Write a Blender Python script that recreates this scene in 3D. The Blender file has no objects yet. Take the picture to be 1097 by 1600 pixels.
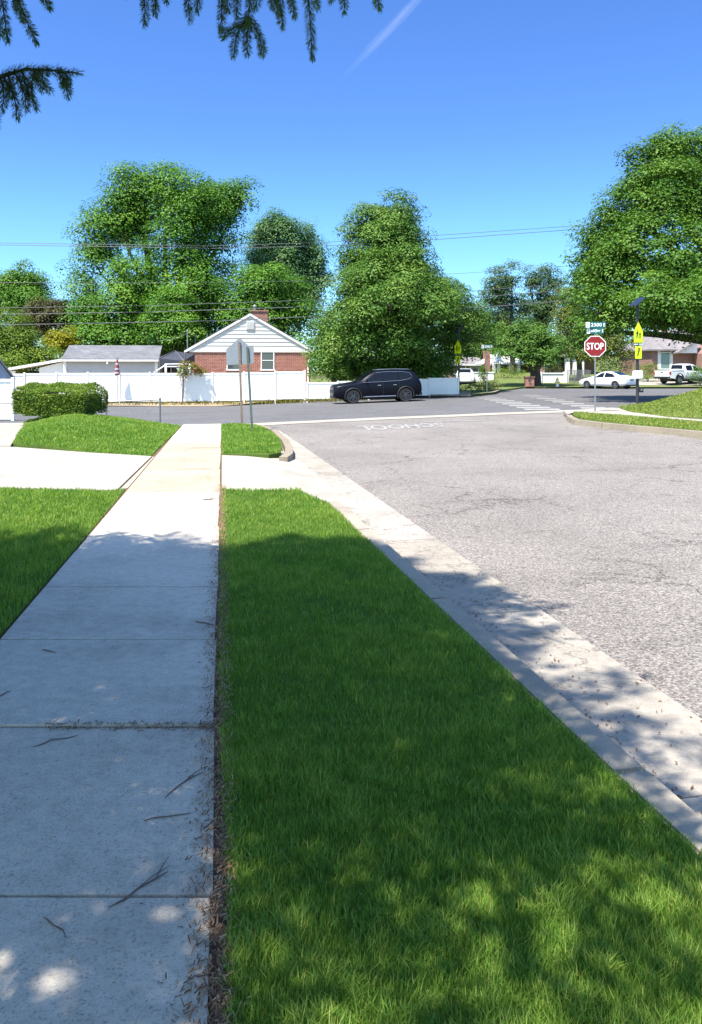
import bpy, bmesh, math, random
import numpy as np
from mathutils import Vector, Matrix
from mathutils.geometry import delaunay_2d_cdt

SPRUCE_SEED = 9; random.seed(7); rng = np.random.default_rng(11)
D = bpy.data; S = bpy.context.scene; COL = S.collection
R = math.radians
EYE = 1.55; F = 1300.0; CX = 548.5; HY = 578.0          # camera height, focal length and horizon row of the 1097x1600 photograph

# ------------------------------------------------------------------ terrain
CP = np.array([(0,0,-.15),(10,0,-.15),(-10,0,-.15),(0,10,-.15),(10,10,-.15),(-10,10,-.15),(20,12,-.1),(-25,10,-.15),
    (-3,24,-.13),(-1.3,26,-.12),(4.8,27,-.02),(9,29,-.04),(-15,25,-.28),(-7.6,47.1,-.5),(1.35,47.4,-.26),(7.2,49.4,-.06),
    (-13.6,46.2,-.48),(-25,44,-.6),(16,69.5,0.),(29,69.5,0.),(10,80,-.1),(0,80,0.),(40,80,.2),(-30,65,-.3),(20,42,.05),(45,45,.4),
    (-60,40,-.8),(80,60,.8),(60,120,.5),(0,120,.2),(-60,120,-.2),(-50,-20,-.15),(60,-20,.1)])
def _k(r2): return np.where(r2 < 1e-9, 0., .5*r2*np.log(np.maximum(r2, 1e-9)))
_n = len(CP); _A = np.zeros((_n+3, _n+3)); _b = np.zeros(_n+3)
_A[:_n,:_n] = _k(((CP[:,None,:2]-CP[None,:,:2])**2).sum(-1)) + np.eye(_n)*2.0
_A[:_n,_n] = 1; _A[:_n,_n+1:] = CP[:,:2]; _A[_n:,:_n] = _A[:_n,_n:].T; _b[:_n] = CP[:,2]
_w = np.linalg.solve(_A, _b)
def Tn(X, Y):
    X = np.clip(np.asarray(X, float), -60, 80); Y = np.clip(np.asarray(Y, float), -20, 120)
    r2 = (X[...,None]-CP[:,0])**2 + (Y[...,None]-CP[:,1])**2
    return _k(r2) @ _w[:_n] + _w[_n] + _w[_n+1]*X + _w[_n+2]*Y
def T(x, y): return float(Tn(np.array(x), np.array(y)))
def GP(px, py, off=0., zf=None):                         # a photograph pixel as a point of the ground
    Y = 2000/(py-HY)
    for _ in range(12):
        X = (px-CX)/F*Y
        z = (zf(X, Y) if zf else T(X, Y)) + off
        Y = .5*Y + .5*min((EYE-z)*F/(py-HY), 200)
    return ((px-CX)/F*Y, Y)
def WX(px, Y): return (px-CX)/F*Y
def WZ(py, Y): return EYE-(py-HY)/F*Y
def PT(px, py, Y): return Vector((WX(px, Y), Y, WZ(py, Y)))

# ------------------------------------------------------------------ materials
def newmat(name):
    m = D.materials.new(name); m.use_nodes = True
    return m, m.node_tree.nodes, m.node_tree.links, m.node_tree.nodes['Principled BSDF']
def ramp(nd, stops):
    r = nd.new('ShaderNodeValToRGB'); e = r.color_ramp.elements
    e[0].position, e[0].color = stops[0][0], (*stops[0][1], 1); e[1].position, e[1].color = stops[-1][0], (*stops[-1][1], 1)
    for p, c in stops[1:-1]:
        x = e.new(p); x.color = (*c, 1)
    return r
def noise(nd, lk, scale, detail=4, rough=.6, vec=None, dim='3D'):
    n = nd.new('ShaderNodeTexNoise'); n.inputs['Scale'].default_value = scale; n.inputs['Detail'].default_value = detail; n.inputs['Roughness'].default_value = rough
    if vec is not None: lk.new(vec, n.inputs['Vector'])
    return n
def mixc(nd, lk, a, b, fac, mode='MIX'):
    m = nd.new('ShaderNodeMix'); m.data_type = 'RGBA'; m.blend_type = mode
    for sock, v in ((m.inputs['Factor'], fac), (m.inputs[6], a), (m.inputs[7], b)):
        if isinstance(v, (int, float)): sock.default_value = v
        elif isinstance(v, tuple): sock.default_value = (*v, 1)
        else: lk.new(v, sock)
    return m.outputs[2]
def bump(nd, lk, h, strength, dist, bs, normal=None):
    b = nd.new('ShaderNodeBump'); b.inputs['Strength'].default_value = strength; b.inputs['Distance'].default_value = dist
    lk.new(h, b.inputs['Height'])
    if normal is not None: lk.new(normal, b.inputs['Normal'])
    lk.new(b.outputs[0], bs.inputs['Normal']); return b.outputs[0]
def M_plain(name, c, rough=.6, metal=0., var=.12, scale=6., spec=.5, coat=0.):
    m, nd, lk, bs = newmat(name)
    tc = nd.new('ShaderNodeTexCoord'); n = noise(nd, lk, scale, 5, .65, tc.outputs['Object'])
    r = ramp(nd, [(.3, tuple(x*(1-var) for x in c)), (.7, tuple(min(1, x*(1+var)) for x in c))])
    lk.new(n.outputs['Fac'], r.inputs['Fac']); lk.new(r.outputs['Color'], bs.inputs['Base Color'])
    bs.inputs['Roughness'].default_value = rough; bs.inputs['Metallic'].default_value = metal; bs.inputs['Specular IOR Level'].default_value = spec
    if coat: bs.inputs['Coat Weight'].default_value = coat; bs.inputs['Coat Roughness'].default_value = .04
    return m
def M_leaf(name, c0, c1, c2, trans=.25, rough=.5, gain=(1.36, 1.36, 1.05)):
    m, nd, lk, bs = newmat(name)
    at = nd.new('ShaderNodeAttribute'); at.attribute_name = 'tint'
    c0, c1, c2 = [tuple(x*g for x, g in zip(c, gain)) for c in (c0, c1, c2)]
    r = ramp(nd, [(0., c0), (.5, c1), (1., c2)])
    lk.new(at.outputs['Fac'], r.inputs['Fac']); lk.new(r.outputs['Color'], bs.inputs['Base Color'])
    bs.inputs['Roughness'].default_value = rough; bs.inputs['Specular IOR Level'].default_value = .16
    tr = nd.new('ShaderNodeBsdfTranslucent'); mx = nd.new('ShaderNodeMixShader'); mx.inputs[0].default_value = trans
    tcol = mixc(nd, lk, r.outputs['Color'], (1.25, 1.3, .5), 1., 'MULTIPLY')
    lk.new(tcol, tr.inputs['Color']); lk.new(bs.outputs[0], mx.inputs[1]); lk.new(tr.outputs[0], mx.inputs[2])
    lk.new(mx.outputs[0], nd['Material Output'].inputs['Surface'])
    return m
def M_concrete(name, c, speck=1., stain=1., crack=0.):
    m, nd, lk, bs = newmat(name); tc = nd.new('ShaderNodeTexCoord'); o = tc.outputs['Object']
    big = noise(nd, lk, .9, 6, .65, o); fine = noise(nd, lk, 130, 3, .7, o); mid = noise(nd, lk, 14, 5, .7, o)
    rb = ramp(nd, [(.25, tuple(x*(1-.24*stain) for x in c)), (.5, c), (.8, tuple(min(1, x*(1+.1*stain)) for x in c))])
    lk.new(big.outputs['Fac'], rb.inputs['Fac'])
    rf = ramp(nd, [(.3, (1-.45*speck,)*3), (.46, (.97,)*3), (.62, (1,)*3), (.75, (1+.25*speck,)*3)]); lk.new(fine.outputs['Fac'], rf.inputs['Fac'])
    rm = ramp(nd, [(.3, (1-.14*stain,)*3), (.62, (1.03,)*3)]); lk.new(mid.outputs['Fac'], rm.inputs['Fac'])
    col = mixc(nd, lk, rb.outputs['Color'], rf.outputs['Color'], 1., 'MULTIPLY'); col = mixc(nd, lk, col, rm.outputs['Color'], 1., 'MULTIPLY')
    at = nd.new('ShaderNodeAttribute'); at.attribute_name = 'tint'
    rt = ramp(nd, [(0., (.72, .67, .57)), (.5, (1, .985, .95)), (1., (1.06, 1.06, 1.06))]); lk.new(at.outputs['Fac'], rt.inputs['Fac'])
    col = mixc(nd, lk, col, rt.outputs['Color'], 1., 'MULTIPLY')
    if crack:
        v = nd.new('ShaderNodeTexVoronoi'); v.feature = 'DISTANCE_TO_EDGE'; v.inputs['Scale'].default_value = .55
        w = noise(nd, lk, 3, 4, .6, o); wv = nd.new('ShaderNodeVectorMath'); wv.operation = 'ADD'
        lk.new(o, wv.inputs[0]); lk.new(w.outputs['Color'], wv.inputs[1]); lk.new(wv.outputs[0], v.inputs['Vector'])
        rc = ramp(nd, [(0., (.45,)*3), (.012, (1,)*3)]); lk.new(v.outputs['Distance'], rc.inputs['Fac'])
        col = mixc(nd, lk, col, rc.outputs['Color'], crack, 'MULTIPLY')
    lk.new(col, bs.inputs['Base Color']); bs.inputs['Roughness'].default_value = .85; bs.inputs['Specular IOR Level'].default_value = .25
    bump(nd, lk, fine.outputs['Fac'], .35, .004, bs)
    return m
def M_asphalt(name, stops, scale, patch, crack=.8, bumpd=.006):
    m, nd, lk, bs = newmat(name); tc = nd.new('ShaderNodeTexCoord'); o = tc.outputs['Object']
    v = nd.new('ShaderNodeTexVoronoi'); v.inputs['Scale'].default_value = scale; lk.new(o, v.inputs['Vector'])
    sep = nd.new('ShaderNodeSeparateColor'); lk.new(v.outputs['Color'], sep.inputs[0])
    rs = ramp(nd, stops); lk.new(sep.outputs[0], rs.inputs['Fac'])
    fine = noise(nd, lk, scale*.35, 4, .75, o); rf = ramp(nd, [(.34, (.52,)*3), (.5, (1,)*3), (.7, (1.12,)*3)]); lk.new(fine.outputs['Fac'], rf.inputs['Fac'])
    big = noise(nd, lk, .35, 6, .7, o); rb = ramp(nd, [(.3, (1-patch,)*3), (.55, (1,)*3), (.75, (1+patch*.5,)*3)]); lk.new(big.outputs['Fac'], rb.inputs['Fac'])
    st = noise(nd, lk, 2.2, 5, .75, o); rst = ramp(nd, [(.3, (.72,)*3), (.4, (1,)*3)]); lk.new(st.outputs['Fac'], rst.inputs['Fac'])
    col = mixc(nd, lk, rs.outputs['Color'], rf.outputs['Color'], 1., 'MULTIPLY'); col = mixc(nd, lk, col, rb.outputs['Color'], 1., 'MULTIPLY'); col = mixc(nd, lk, col, rst.outputs['Color'], .8, 'MULTIPLY')
    if crack:
        c = nd.new('ShaderNodeTexVoronoi'); c.feature = 'DISTANCE_TO_EDGE'; c.inputs['Scale'].default_value = .62
        w = noise(nd, lk, 1.6, 5, .7, o); wv = nd.new('ShaderNodeVectorMath'); wv.operation = 'ADD'
        lk.new(o, wv.inputs[0]); lk.new(w.outputs['Color'], wv.inputs[1]); lk.new(wv.outputs[0], c.inputs['Vector'])
        rc = ramp(nd, [(0., (.3,)*3), (.007, (.55,)*3), (.016, (1,)*3)]); lk.new(c.outputs['Distance'], rc.inputs['Fac'])
        gate = noise(nd, lk, .5, 3, .6, o); rg = ramp(nd, [(.45, (0,)*3), (.6, (crack,)*3)]); lk.new(gate.outputs['Fac'], rg.inputs['Fac'])
        col = mixc(nd, lk, col, mixc(nd, lk, col, rc.outputs['Color'], 1., 'MULTIPLY'), rg.outputs['Color'])
    lk.new(col, bs.inputs['Base Color']); bs.inputs['Roughness'].default_value = .9; bs.inputs['Specular IOR Level'].default_value = .2
    bump(nd, lk, v.outputs['Distance'], .6, bumpd, bs)
    return m
def M_brick(name, c1, c2, mortar, scale=1.):
    m, nd, lk, bs = newmat(name); tc = nd.new('ShaderNodeTexCoord')
    sp = nd.new('ShaderNodeSeparateXYZ'); lk.new(tc.outputs['Object'], sp.inputs[0])
    ad = nd.new('ShaderNodeMath'); ad.operation = 'ADD'; lk.new(sp.outputs[0], ad.inputs[0]); lk.new(sp.outputs[1], ad.inputs[1])
    cb = nd.new('ShaderNodeCombineXYZ'); lk.new(ad.outputs[0], cb.inputs[0]); lk.new(sp.outputs[2], cb.inputs[1])
    b = nd.new('ShaderNodeTexBrick'); lk.new(cb.outputs[0], b.inputs['Vector']); b.inputs['Scale'].default_value = 1
    b.inputs['Brick Width'].default_value = .30*scale; b.inputs['Row Height'].default_value = .10*scale; b.inputs['Mortar Size'].default_value = .012*scale
    b.inputs['Color1'].default_value = (*c1, 1); b.inputs['Color2'].default_value = (*c2, 1); b.inputs['Mortar'].default_value = (*mortar, 1)
    n = noise(nd, lk, 3, 5, .7, tc.outputs['Object']); r = ramp(nd, [(.3, (.78,)*3), (.7, (1.15,)*3)]); lk.new(n.outputs['Fac'], r.inputs['Fac'])
    lk.new(mixc(nd, lk, b.outputs['Color'], r.outputs['Color'], 1., 'MULTIPLY'), bs.inputs['Base Color']); bs.inputs['Roughness'].default_value = .85
    bump(nd, lk, b.outputs['Fac'], -.4, .01, bs)
    return m
def M_shingle(name, c):
    m, nd, lk, bs = newmat(name); tc = nd.new('ShaderNodeTexCoord')
    sp = nd.new('ShaderNodeSeparateXYZ'); lk.new(tc.outputs['Object'], sp.inputs[0])
    cb = nd.new('ShaderNodeCombineXYZ')
    ad = nd.new('ShaderNodeMath'); ad.operation = 'ADD'; lk.new(sp.outputs[0], ad.inputs[0]); lk.new(sp.outputs[1], ad.inputs[1])
    lk.new(ad.outputs[0], cb.inputs[0]); lk.new(sp.outputs[2], cb.inputs[1])
    b = nd.new('ShaderNodeTexBrick'); lk.new(cb.outputs[0], b.inputs['Vector']); b.inputs['Scale'].default_value = 1
    b.inputs['Brick Width'].default_value = .33; b.inputs['Row Height'].default_value = .09; b.inputs['Mortar Size'].default_value = .006
    b.inputs['Color1'].default_value = (*c, 1); b.inputs['Color2'].default_value = (*[x*1.35 for x in c], 1); b.inputs['Mortar'].default_value = (*[x*.5 for x in c], 1)
    n = noise(nd, lk, 1.2, 6, .7, tc.outputs['Object']); r = ramp(nd, [(.3, (.8,)*3), (.7, (1.2,)*3)]); lk.new(n.outputs['Fac'], r.inputs['Fac'])
    lk.new(mixc(nd, lk, b.outputs['Color'], r.outputs['Color'], 1., 'MULTIPLY'), bs.inputs['Base Color']); bs.inputs['Roughness'].default_value = .9
    return m
def M_ground(name, stops, scale, b=.3):
    m, nd, lk, bs = newmat(name); tc = nd.new('ShaderNodeTexCoord'); o = tc.outputs['Object']
    a = noise(nd, lk, scale, 8, .75, o); r = ramp(nd, stops); lk.new(a.outputs['Fac'], r.inputs['Fac'])
    f = noise(nd, lk, scale*18, 4, .8, o); rf = ramp(nd, [(.3, (.55,)*3), (.65, (1.2,)*3)]); lk.new(f.outputs['Fac'], rf.inputs['Fac'])
    lk.new(mixc(nd, lk, r.outputs['Color'], rf.outputs['Color'], 1., 'MULTIPLY'), bs.inputs['Base Color']); bs.inputs['Roughness'].default_value = .95
    bs.inputs['Specular IOR Level'].default_value = .1
    bump(nd, lk, f.outputs['Fac'], b, .03, bs); return m
def M_glass(name, c=(.02, .025, .03)):
    m, nd, lk, bs = newmat(name); bs.inputs['Base Color'].default_value = (*c, 1); bs.inputs['Roughness'].default_value = .04; bs.inputs['Specular IOR Level'].default_value = .7
    return m
def M_bark(name, c):
    m, nd, lk, bs = newmat(name); tc = nd.new('ShaderNodeTexCoord')
    mp = nd.new('ShaderNodeMapping'); mp.inputs['Scale'].default_value = (9, 9, 1.6); lk.new(tc.outputs['Object'], mp.inputs['Vector'])
    n = noise(nd, lk, 2, 7, .75, mp.outputs[0]); r = ramp(nd, [(.3, tuple(x*.45 for x in c)), (.7, tuple(x*1.3 for x in c))]); lk.new(n.outputs['Fac'], r.inputs['Fac'])
    lk.new(r.outputs['Color'], bs.inputs['Base Color']); bs.inputs['Roughness'].default_value = .95; bump(nd, lk, n.outputs['Fac'], .7, .05, bs); return m

m = {}
m['walk'] = M_concrete('sidewalk concrete', (.52, .475, .41), 1.25, 1.5)
m['drive'] = M_concrete('driveway concrete', (.33, .305, .265), .6, 1.1)
m['gutter'] = M_concrete('old gutter concrete', (.34, .315, .28), 1.0, 1.6, .8)
m['kerb'] = M_concrete('kerb concrete', (.35, .32, .275), .9, 1.1)
m['asphalt'] = M_asphalt('worn chip seal', [(0., (.10, .092, .086)), (.35, (.17, .155, .142)), (.7, (.245, .222, .20)), (1., (.34, .31, .28))], 92, .24, 1.)
m['asphalt2'] = M_asphalt('smooth grey asphalt', [(0., (.085, .085, .088)), (.5, (.118, .116, .118)), (1., (.165, .16, .158))], 45, .18, .6, .003)
def M_paint():
    mm, nd, lk, bs = newmat('worn road paint'); tc = nd.new('ShaderNodeTexCoord'); a = noise(nd, lk, 9, 7, .8, tc.outputs['Object'])
    r = ramp(nd, [(.36, (.13, .125, .12)), (.52, (.27, .262, .245)), (.7, (.38, .37, .345))]); lk.new(a.outputs['Fac'], r.inputs['Fac']); lk.new(r.outputs['Color'], bs.inputs['Base Color']); bs.inputs['Roughness'].default_value = .8; return mm
m['paint'] = M_paint()
m['soil'] = M_ground('bare soil', [(.3, (.08, .05, .034)), (.7, (.20, .135, .09))], 14)
m['dirt'] = M_ground('dry dirt verge', [(.3, (.16, .115, .07)), (.5, (.30, .24, .16)), (.75, (.42, .36, .25))], 1.6)
m['turf'] = M_ground('turf', [(.3, (.05, .09, .016)), (.7, (.10, .15, .032))], 3.5)
m['turf_far'] = M_ground('far turf', [(.3, (.085, .125, .03)), (.55, (.13, .16, .05)), (.75, (.21, .20, .085))], 1.3)
m['ground'] = M_ground('ground', [(.3, (.05, .07, .025)), (.7, (.14, .12, .06))], .6)
m['grass'] = M_leaf('grass blade', (.022, .075, .010), (.050, .135, .018), (.125, .205, .045), .45, .42, (3.4, 2.25, 2.7))
m['grass_far'] = M_leaf('far grass blade', (.055, .105, .022), (.10, .155, .038), (.19, .19, .075), .35, .55, (2.1, 1.8, 1.5))
m['litter'] = M_leaf('needle litter', (.09, .046, .027), (.22, .125, .075), (.38, .28, .19), .05, .8, (1, 1, 1))
m['twig'] = M_bark('twig bark', (.17, .125, .10))
m['bark'] = M_bark('grey bark', (.15, .125, .10))
m['bark_dark'] = M_bark('dark bark', (.075, .06, .048))
m['needle'] = M_leaf('spruce needle', (.028, .078, .030), (.058, .125, .048), (.17, .25, .06), .4, .45)
m['ash'] = M_leaf('broad green leaf', (.030, .085, .012), (.062, .145, .020), (.12, .215, .035), .22)
m['poplar'] = M_leaf('silvery leaf', (.042, .10, .045), (.075, .15, .07), (.15, .24, .14), .3)
m['chestnut'] = M_leaf('chestnut leaf', (.030, .080, .016), (.060, .125, .024), (.125, .19, .045), .22)
m['maple'] = M_leaf('maple leaf', (.026, .070, .010), (.055, .120, .018), (.105, .175, .032), .22)
m['grey_green'] = M_leaf('grey green leaf', (.028, .058, .026), (.05, .09, .038), (.09, .13, .06), .3)
m['olive'] = M_leaf('olive brown leaf', (.050, .070, .018), (.085, .110, .028), (.14, .15, .045), .3)
m['plum'] = M_leaf('reddish leaf', (.034, .032, .018), (.055, .055, .027), (.085, .085, .04), .25)
m['yellow'] = M_leaf('yellow leaf', (.09, .10, .008), (.17, .17, .012), (.26, .24, .03), .3)
m['hedge'] = M_leaf('hedge leaf', (.030, .068, .010), (.080, .130, .020), (.17, .22, .038), .3)
m['dryvine'] = M_leaf('dry vine leaf', (.10, .08, .02), (.16, .14, .035), (.20, .21, .06), .3, .6, (1.2, 1.2, 1))
m['vinyl'] = M_plain('white vinyl', (.82, .80, .76), .5, 0, .05, 1.3)
m['white'] = M_plain('white painted wood', (.78, .77, .74), .6, 0, .06, 3)
m['siding'] = M_plain('white siding', (.58, .57, .53), .55, 0, .04, 1.5)
m['grey_siding'] = M_plain('grey siding', (.42, .43, .44), .6, 0, .06, 1.5)
m['blue_siding'] = M_plain('blue grey siding', (.25, .30, .38), .6, 0, .06, 1.5)
m['brick'] = M_brick('red brick', (.23, .055, .032), (.32, .095, .055), (.36, .29, .25))
m['brick2'] = M_brick('brown brick', (.22, .085, .065), (.30, .13, .10), (.36, .30, .27))
m['roof'] = M_shingle('grey shingle', (.115, .118, .13))
m['roof2'] = M_shingle('brown grey shingle', (.17, .155, .155))
m['roof_white'] = M_shingle('pale shingle', (.62, .62, .60))
m['glass'] = M_glass('window glass', (.05, .065, .075)); m['carglass'] = M_glass('tinted car glass', (.006, .008, .012)); m['carglass'].node_tree.nodes['Principled BSDF'].inputs['Specular IOR Level'].default_value = .25
m['green_glass'] = M_glass('greenish window glass', (.13, .20, .19))
m['navy'] = M_plain('dark navy paint', (.004, .0048, .0095), .3, 0., .05, 2, .15, .05)
m['carwhite'] = M_plain('white car paint', (.74, .74, .74), .3, 0, .02, 2, .5, 1.)
m['rubber'] = M_plain('tyre rubber', (.018, .018, .019), .85, 0, .2, 12)
m['blackplastic'] = M_plain('black plastic', (.016, .016, .017), .6, 0, .15, 9)
m['alloy'] = M_plain('alloy', (.42, .42, .44), .32, .9, .05, 5); m['alloydark'] = M_plain('dark alloy', (.10, .10, .11), .35, .8, .1, 5)
m['chrome'] = M_plain('chrome', (.65, .65, .67), .15, 1., .03, 5)
m['redlight'] = M_plain('red lens', (.30, .008, .010), .2, 0, .1, 9); m['lens'] = M_plain('clear lens', (.6, .62, .65), .12, .3, .1, 9)
m['galv'] = M_plain('galvanised steel', (.22, .235, .245), .5, .55, .16, 14)
m['signback'] = M_plain('sheet aluminium back', (.23, .255, .28), .55, .2, .08, 5)
m['rust'] = M_plain('weathered brown steel', (.20, .155, .12), .7, .3, .25, 14)
m['greenpost'] = M_plain('green steel post', (.085, .12, .105), .6, .3, .2, 14)
m['blackpole'] = M_plain('black powder coat', (.014, .014, .016), .5, 0, .2, 12)
m['red'] = M_plain('sign red', (.20, .0015, .003), .6, 0, .07, 7); m['signwhite'] = M_plain('sign white', (.78, .76, .74), .45, 0, .04, 7)
m['signgreen'] = M_plain('sign green', (.004, .105, .105), .5, 0, .08, 7); m['lime'] = M_plain('fluorescent yellow green', (.62, .80, .012), .45, 0, .04, 7)
m['signblack'] = M_plain('sign black', (.012, .012, .012), .5, 0, .1, 7); m['solar'] = M_plain('solar cells', (.02, .03, .06), .15, .2, .2, 20)
m['hydrant'] = M_plain('yellow hydrant paint', (.62, .46, .03), .5, 0, .1, 9)
m['cable'] = M_plain('cable sheath', (.10, .105, .11), .6, 0, .1, 3)
m['redcloth'] = M_plain('red cloth', (.22, .045, .05), .9, 0, .15, 9); m['paleCloth'] = M_plain('pale cloth', (.36, .33, .36), .9, 0, .1, 9)
m['darkcanvas'] = M_plain('dark canvas', (.035, .04, .055), .9, 0, .2, 5)
m['terracotta'] = M_brick('terracotta blocks', (.28, .12, .085), (.36, .17, .12), (.30, .2, .16), .8)

# ------------------------------------------------------------------ builders
def link(o, parent=None):
    COL.objects.link(o)
    if parent: o.parent = parent
    return o
def tag(o, label=None, cat=None, group=None, kind=None):
    for k, v in (('label', label), ('category', cat), ('group', group), ('kind', kind)):
        if v: o[k] = v
    return o
def thing(name, label, cat, loc=(0, 0, 0), rz=0., group=None):
    o = D.objects.new(name, None); o.empty_display_size = .3; link(o); o.location = loc; o.rotation_euler = (0, 0, rz)
    return tag(o, label, cat, group)
class B:
    def __init__(s): s.bm = bmesh.new()
    def face(s, pts):
        return s.bm.faces.new([s.bm.verts.new(p) for p in pts])
    def hexa(s, p):                                        # 8 corners: bottom ring, then top ring
        v = [s.bm.verts.new(q) for q in p]
        for f in ((3,2,1,0), (4,5,6,7), (0,1,5,4), (1,2,6,5), (2,3,7,6), (3,0,4,7)): s.bm.faces.new([v[i] for i in f])
        return s
    def box(s, x0, x1, y0, y1, z0, z1):
        return s.hexa([(x0,y0,z0),(x1,y0,z0),(x1,y1,z0),(x0,y1,z0),(x0,y0,z1),(x1,y0,z1),(x1,y1,z1),(x0,y1,z1)])
    def prism(s, poly, t0, t1, ax='y'):                    # outline in the other two axes, extruded along ax
        f = {'y': lambda a, b, t: (a, t, b), 'x': lambda a, b, t: (t, a, b), 'z': lambda a, b, t: (a, b, t)}[ax]
        lo = [s.bm.verts.new(f(a, b, t0)) for a, b in poly]; hi = [s.bm.verts.new(f(a, b, t1)) for a, b in poly]
        n = len(poly); s.bm.faces.new(lo); s.bm.faces.new(hi[::-1])
        for i in range(n): s.bm.faces.new([lo[i], hi[i], hi[(i+1) % n], lo[(i+1) % n]])
        return s
    def tube(s, pts, rad, n=8, cap=True):
        pts = [Vector(p) for p in pts]; rad = rad if hasattr(rad, '__len__') else [rad]*len(pts); rings = []
        a = None
        for i, p in enumerate(pts):
            d = (pts[min(i+1, len(pts)-1)]-pts[max(i-1, 0)]).normalized()
            if a is None: a = d.orthogonal().normalized()
            a = (a-d*a.dot(d)).normalized(); b = d.cross(a)
            rings.append([s.bm.verts.new(p+(a*math.cos(2*math.pi*k/n)+b*math.sin(2*math.pi*k/n))*rad[i]) for k in range(n)])
        for r0, r1 in zip(rings, rings[1:]):
            for k in range(n): s.bm.faces.new([r0[k], r0[(k+1) % n], r1[(k+1) % n], r1[k]])
        if cap and n > 2: s.bm.faces.new(rings[0][::-1]); s.bm.faces.new(rings[-1])
        return s
    def lathe(s, prof, n=20, c=(0, 0, 0), ax='z'):         # profile of (radius, height)
        rings = []
        for r, h in prof:
            ring = []
            for k in range(n):
                ca, sa = r*math.cos(2*math.pi*k/n), r*math.sin(2*math.pi*k/n)
                q = (ca, sa, h) if ax == 'z' else (ca, h, sa)
                ring.append(s.bm.verts.new((q[0]+c[0], q[1]+c[1], q[2]+c[2])))
            rings.append(ring)
        for r0, r1 in zip(rings, rings[1:]):
            for k in range(n): s.bm.faces.new([r0[k], r0[(k+1) % n], r1[(k+1) % n], r1[k]])
        s.bm.faces.new(rings[0][::-1]); s.bm.faces.new(rings[-1]); return s
    def build(s, name, mat, parent=None, smooth=False, bevel=0., label=None):
        bmesh.ops.recalc_face_normals(s.bm, faces=s.bm.faces)
        if bevel: bmesh.ops.bevel(s.bm, geom=[e for e in s.bm.edges if e.is_manifold and e.calc_face_angle(0) > .5], offset=bevel, segments=2, affect='EDGES', clamp_overlap=True)
        me = D.meshes.new(name); s.bm.to_mesh(me); s.bm.free(); me.materials.append(mat)
        if smooth:
            me.polygons.foreach_set('use_smooth', [True]*len(me.polygons)); me.set_sharp_from_angle(angle=R(38))
        o = link(D.objects.new(name, me), parent)
        if label: o['label'] = label
        return o
def npmesh(name, co, faces_n, mat, parent=None, tint=None, smooth=False):
    """co: (F*faces_n,3) vertices, every face its own vertices, in order"""
    nf = len(co)//faces_n; me = D.meshes.new(name)
    me.vertices.add(len(co)); me.vertices.foreach_set('co', np.ascontiguousarray(co, np.float32).ravel())
    me.loops.add(len(co)); me.loops.foreach_set('vertex_index', np.arange(len(co), dtype=np.int32))
    me.polygons.add(nf); me.polygons.foreach_set('loop_start', np.arange(nf, dtype=np.int32)*faces_n)
    me.update(calc_edges=True)
    if tint is not None:
        a = me.attributes.new('tint', 'FLOAT', 'FACE'); a.data.foreach_set('value', np.ascontiguousarray(np.clip(tint, 0, 1), np.float32))
    me.materials.append(mat)
    return link(D.objects.new(name, me), parent)
def inside(poly, X, Y):
    c = np.zeros(X.shape, bool); n = len(poly)
    for i in range(n):
        (x0, y0), (x1, y1) = poly[i], poly[(i+1) % n]
        if y0 == y1: continue
        c ^= ((y0 > Y) != (y1 > Y)) & (X < (x1-x0)*(Y-y0)/(y1-y0)+x0)
    return c
def dense(poly, step):
    out = []
    for (x0, y0), (x1, y1) in zip(poly, poly[1:]+poly[:1]):
        k = max(1, int(math.hypot(x1-x0, y1-y0)/step))
        out += [(x0+(x1-x0)*i/k, y0+(y1-y0)*i/k) for i in range(k)]
    return out
def sheet(name, poly, zf, mat, step=1., skirt=0., parent=None, into=None, tint=None):
    """a sheet of ground over the outline, following zf, with a skirt down its edge"""
    poly = dense(poly, step); P = np.array(poly)
    gx, gy = np.meshgrid(np.arange(P[:,0].min()+step*.5, P[:,0].max(), step), np.arange(P[:,1].min()+step*.5, P[:,1].max(), step))
    gx, gy = gx.ravel(), gy.ravel(); k = inside(poly, gx, gy)
    d = np.min(np.hypot(gx[:,None]-P[:,0], gy[:,None]-P[:,1]), axis=1) if len(gx) else np.zeros(0)
    k &= d > step*.45
    pts = [Vector(p) for p in poly]+[Vector((a, b)) for a, b in zip(gx[k], gy[k])]
    n = len(poly); vs, es, fs, *_ = delaunay_2d_cdt(pts, [(i, (i+1) % n) for i in range(n)], [], 1, 1e-6)
    bm = into.bm if into else bmesh.new(); tl = bm.faces.layers.float.get('tint') or bm.faces.layers.float.new('tint')
    vv = [bm.verts.new((v.x, v.y, zf(v.x, v.y))) for v in vs]; new = []
    for f in fs:
        try: fa = bm.faces.new([vv[i] for i in f])
        except ValueError: continue
        if fa.normal_update() or fa.normal.z < 0: fa.normal_flip()
        new.append(fa)
    if skirt:
        for e in [e for e in {e for f in new for e in f.edges} if len(e.link_faces) == 1]:
            a, b = e.verts; c, d2 = bm.verts.new(a.co-Vector((0, 0, skirt))), bm.verts.new(b.co-Vector((0, 0, skirt)))
            new.append(bm.faces.new([a, b, d2, c]))
    for f in new: f[tl] = .5 if tint is None else tint
    if into: return None
    bmesh.ops.recalc_face_normals(bm, faces=bm.faces)
    me = D.meshes.new(name); bm.to_mesh(me); bm.free(); me.materials.append(mat)
    return link(D.objects.new(name, me), parent)
def struct(o): o['kind'] = 'structure'; return o

# ------------------------------------------------------------------ ground, roads, walks
def Tz(off): return lambda x, y: T(x, y)+off
def gl(a, b, t): return (a[0]+(b[0]-a[0])*t, a[1]+(b[1]-a[1])*t)
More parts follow.
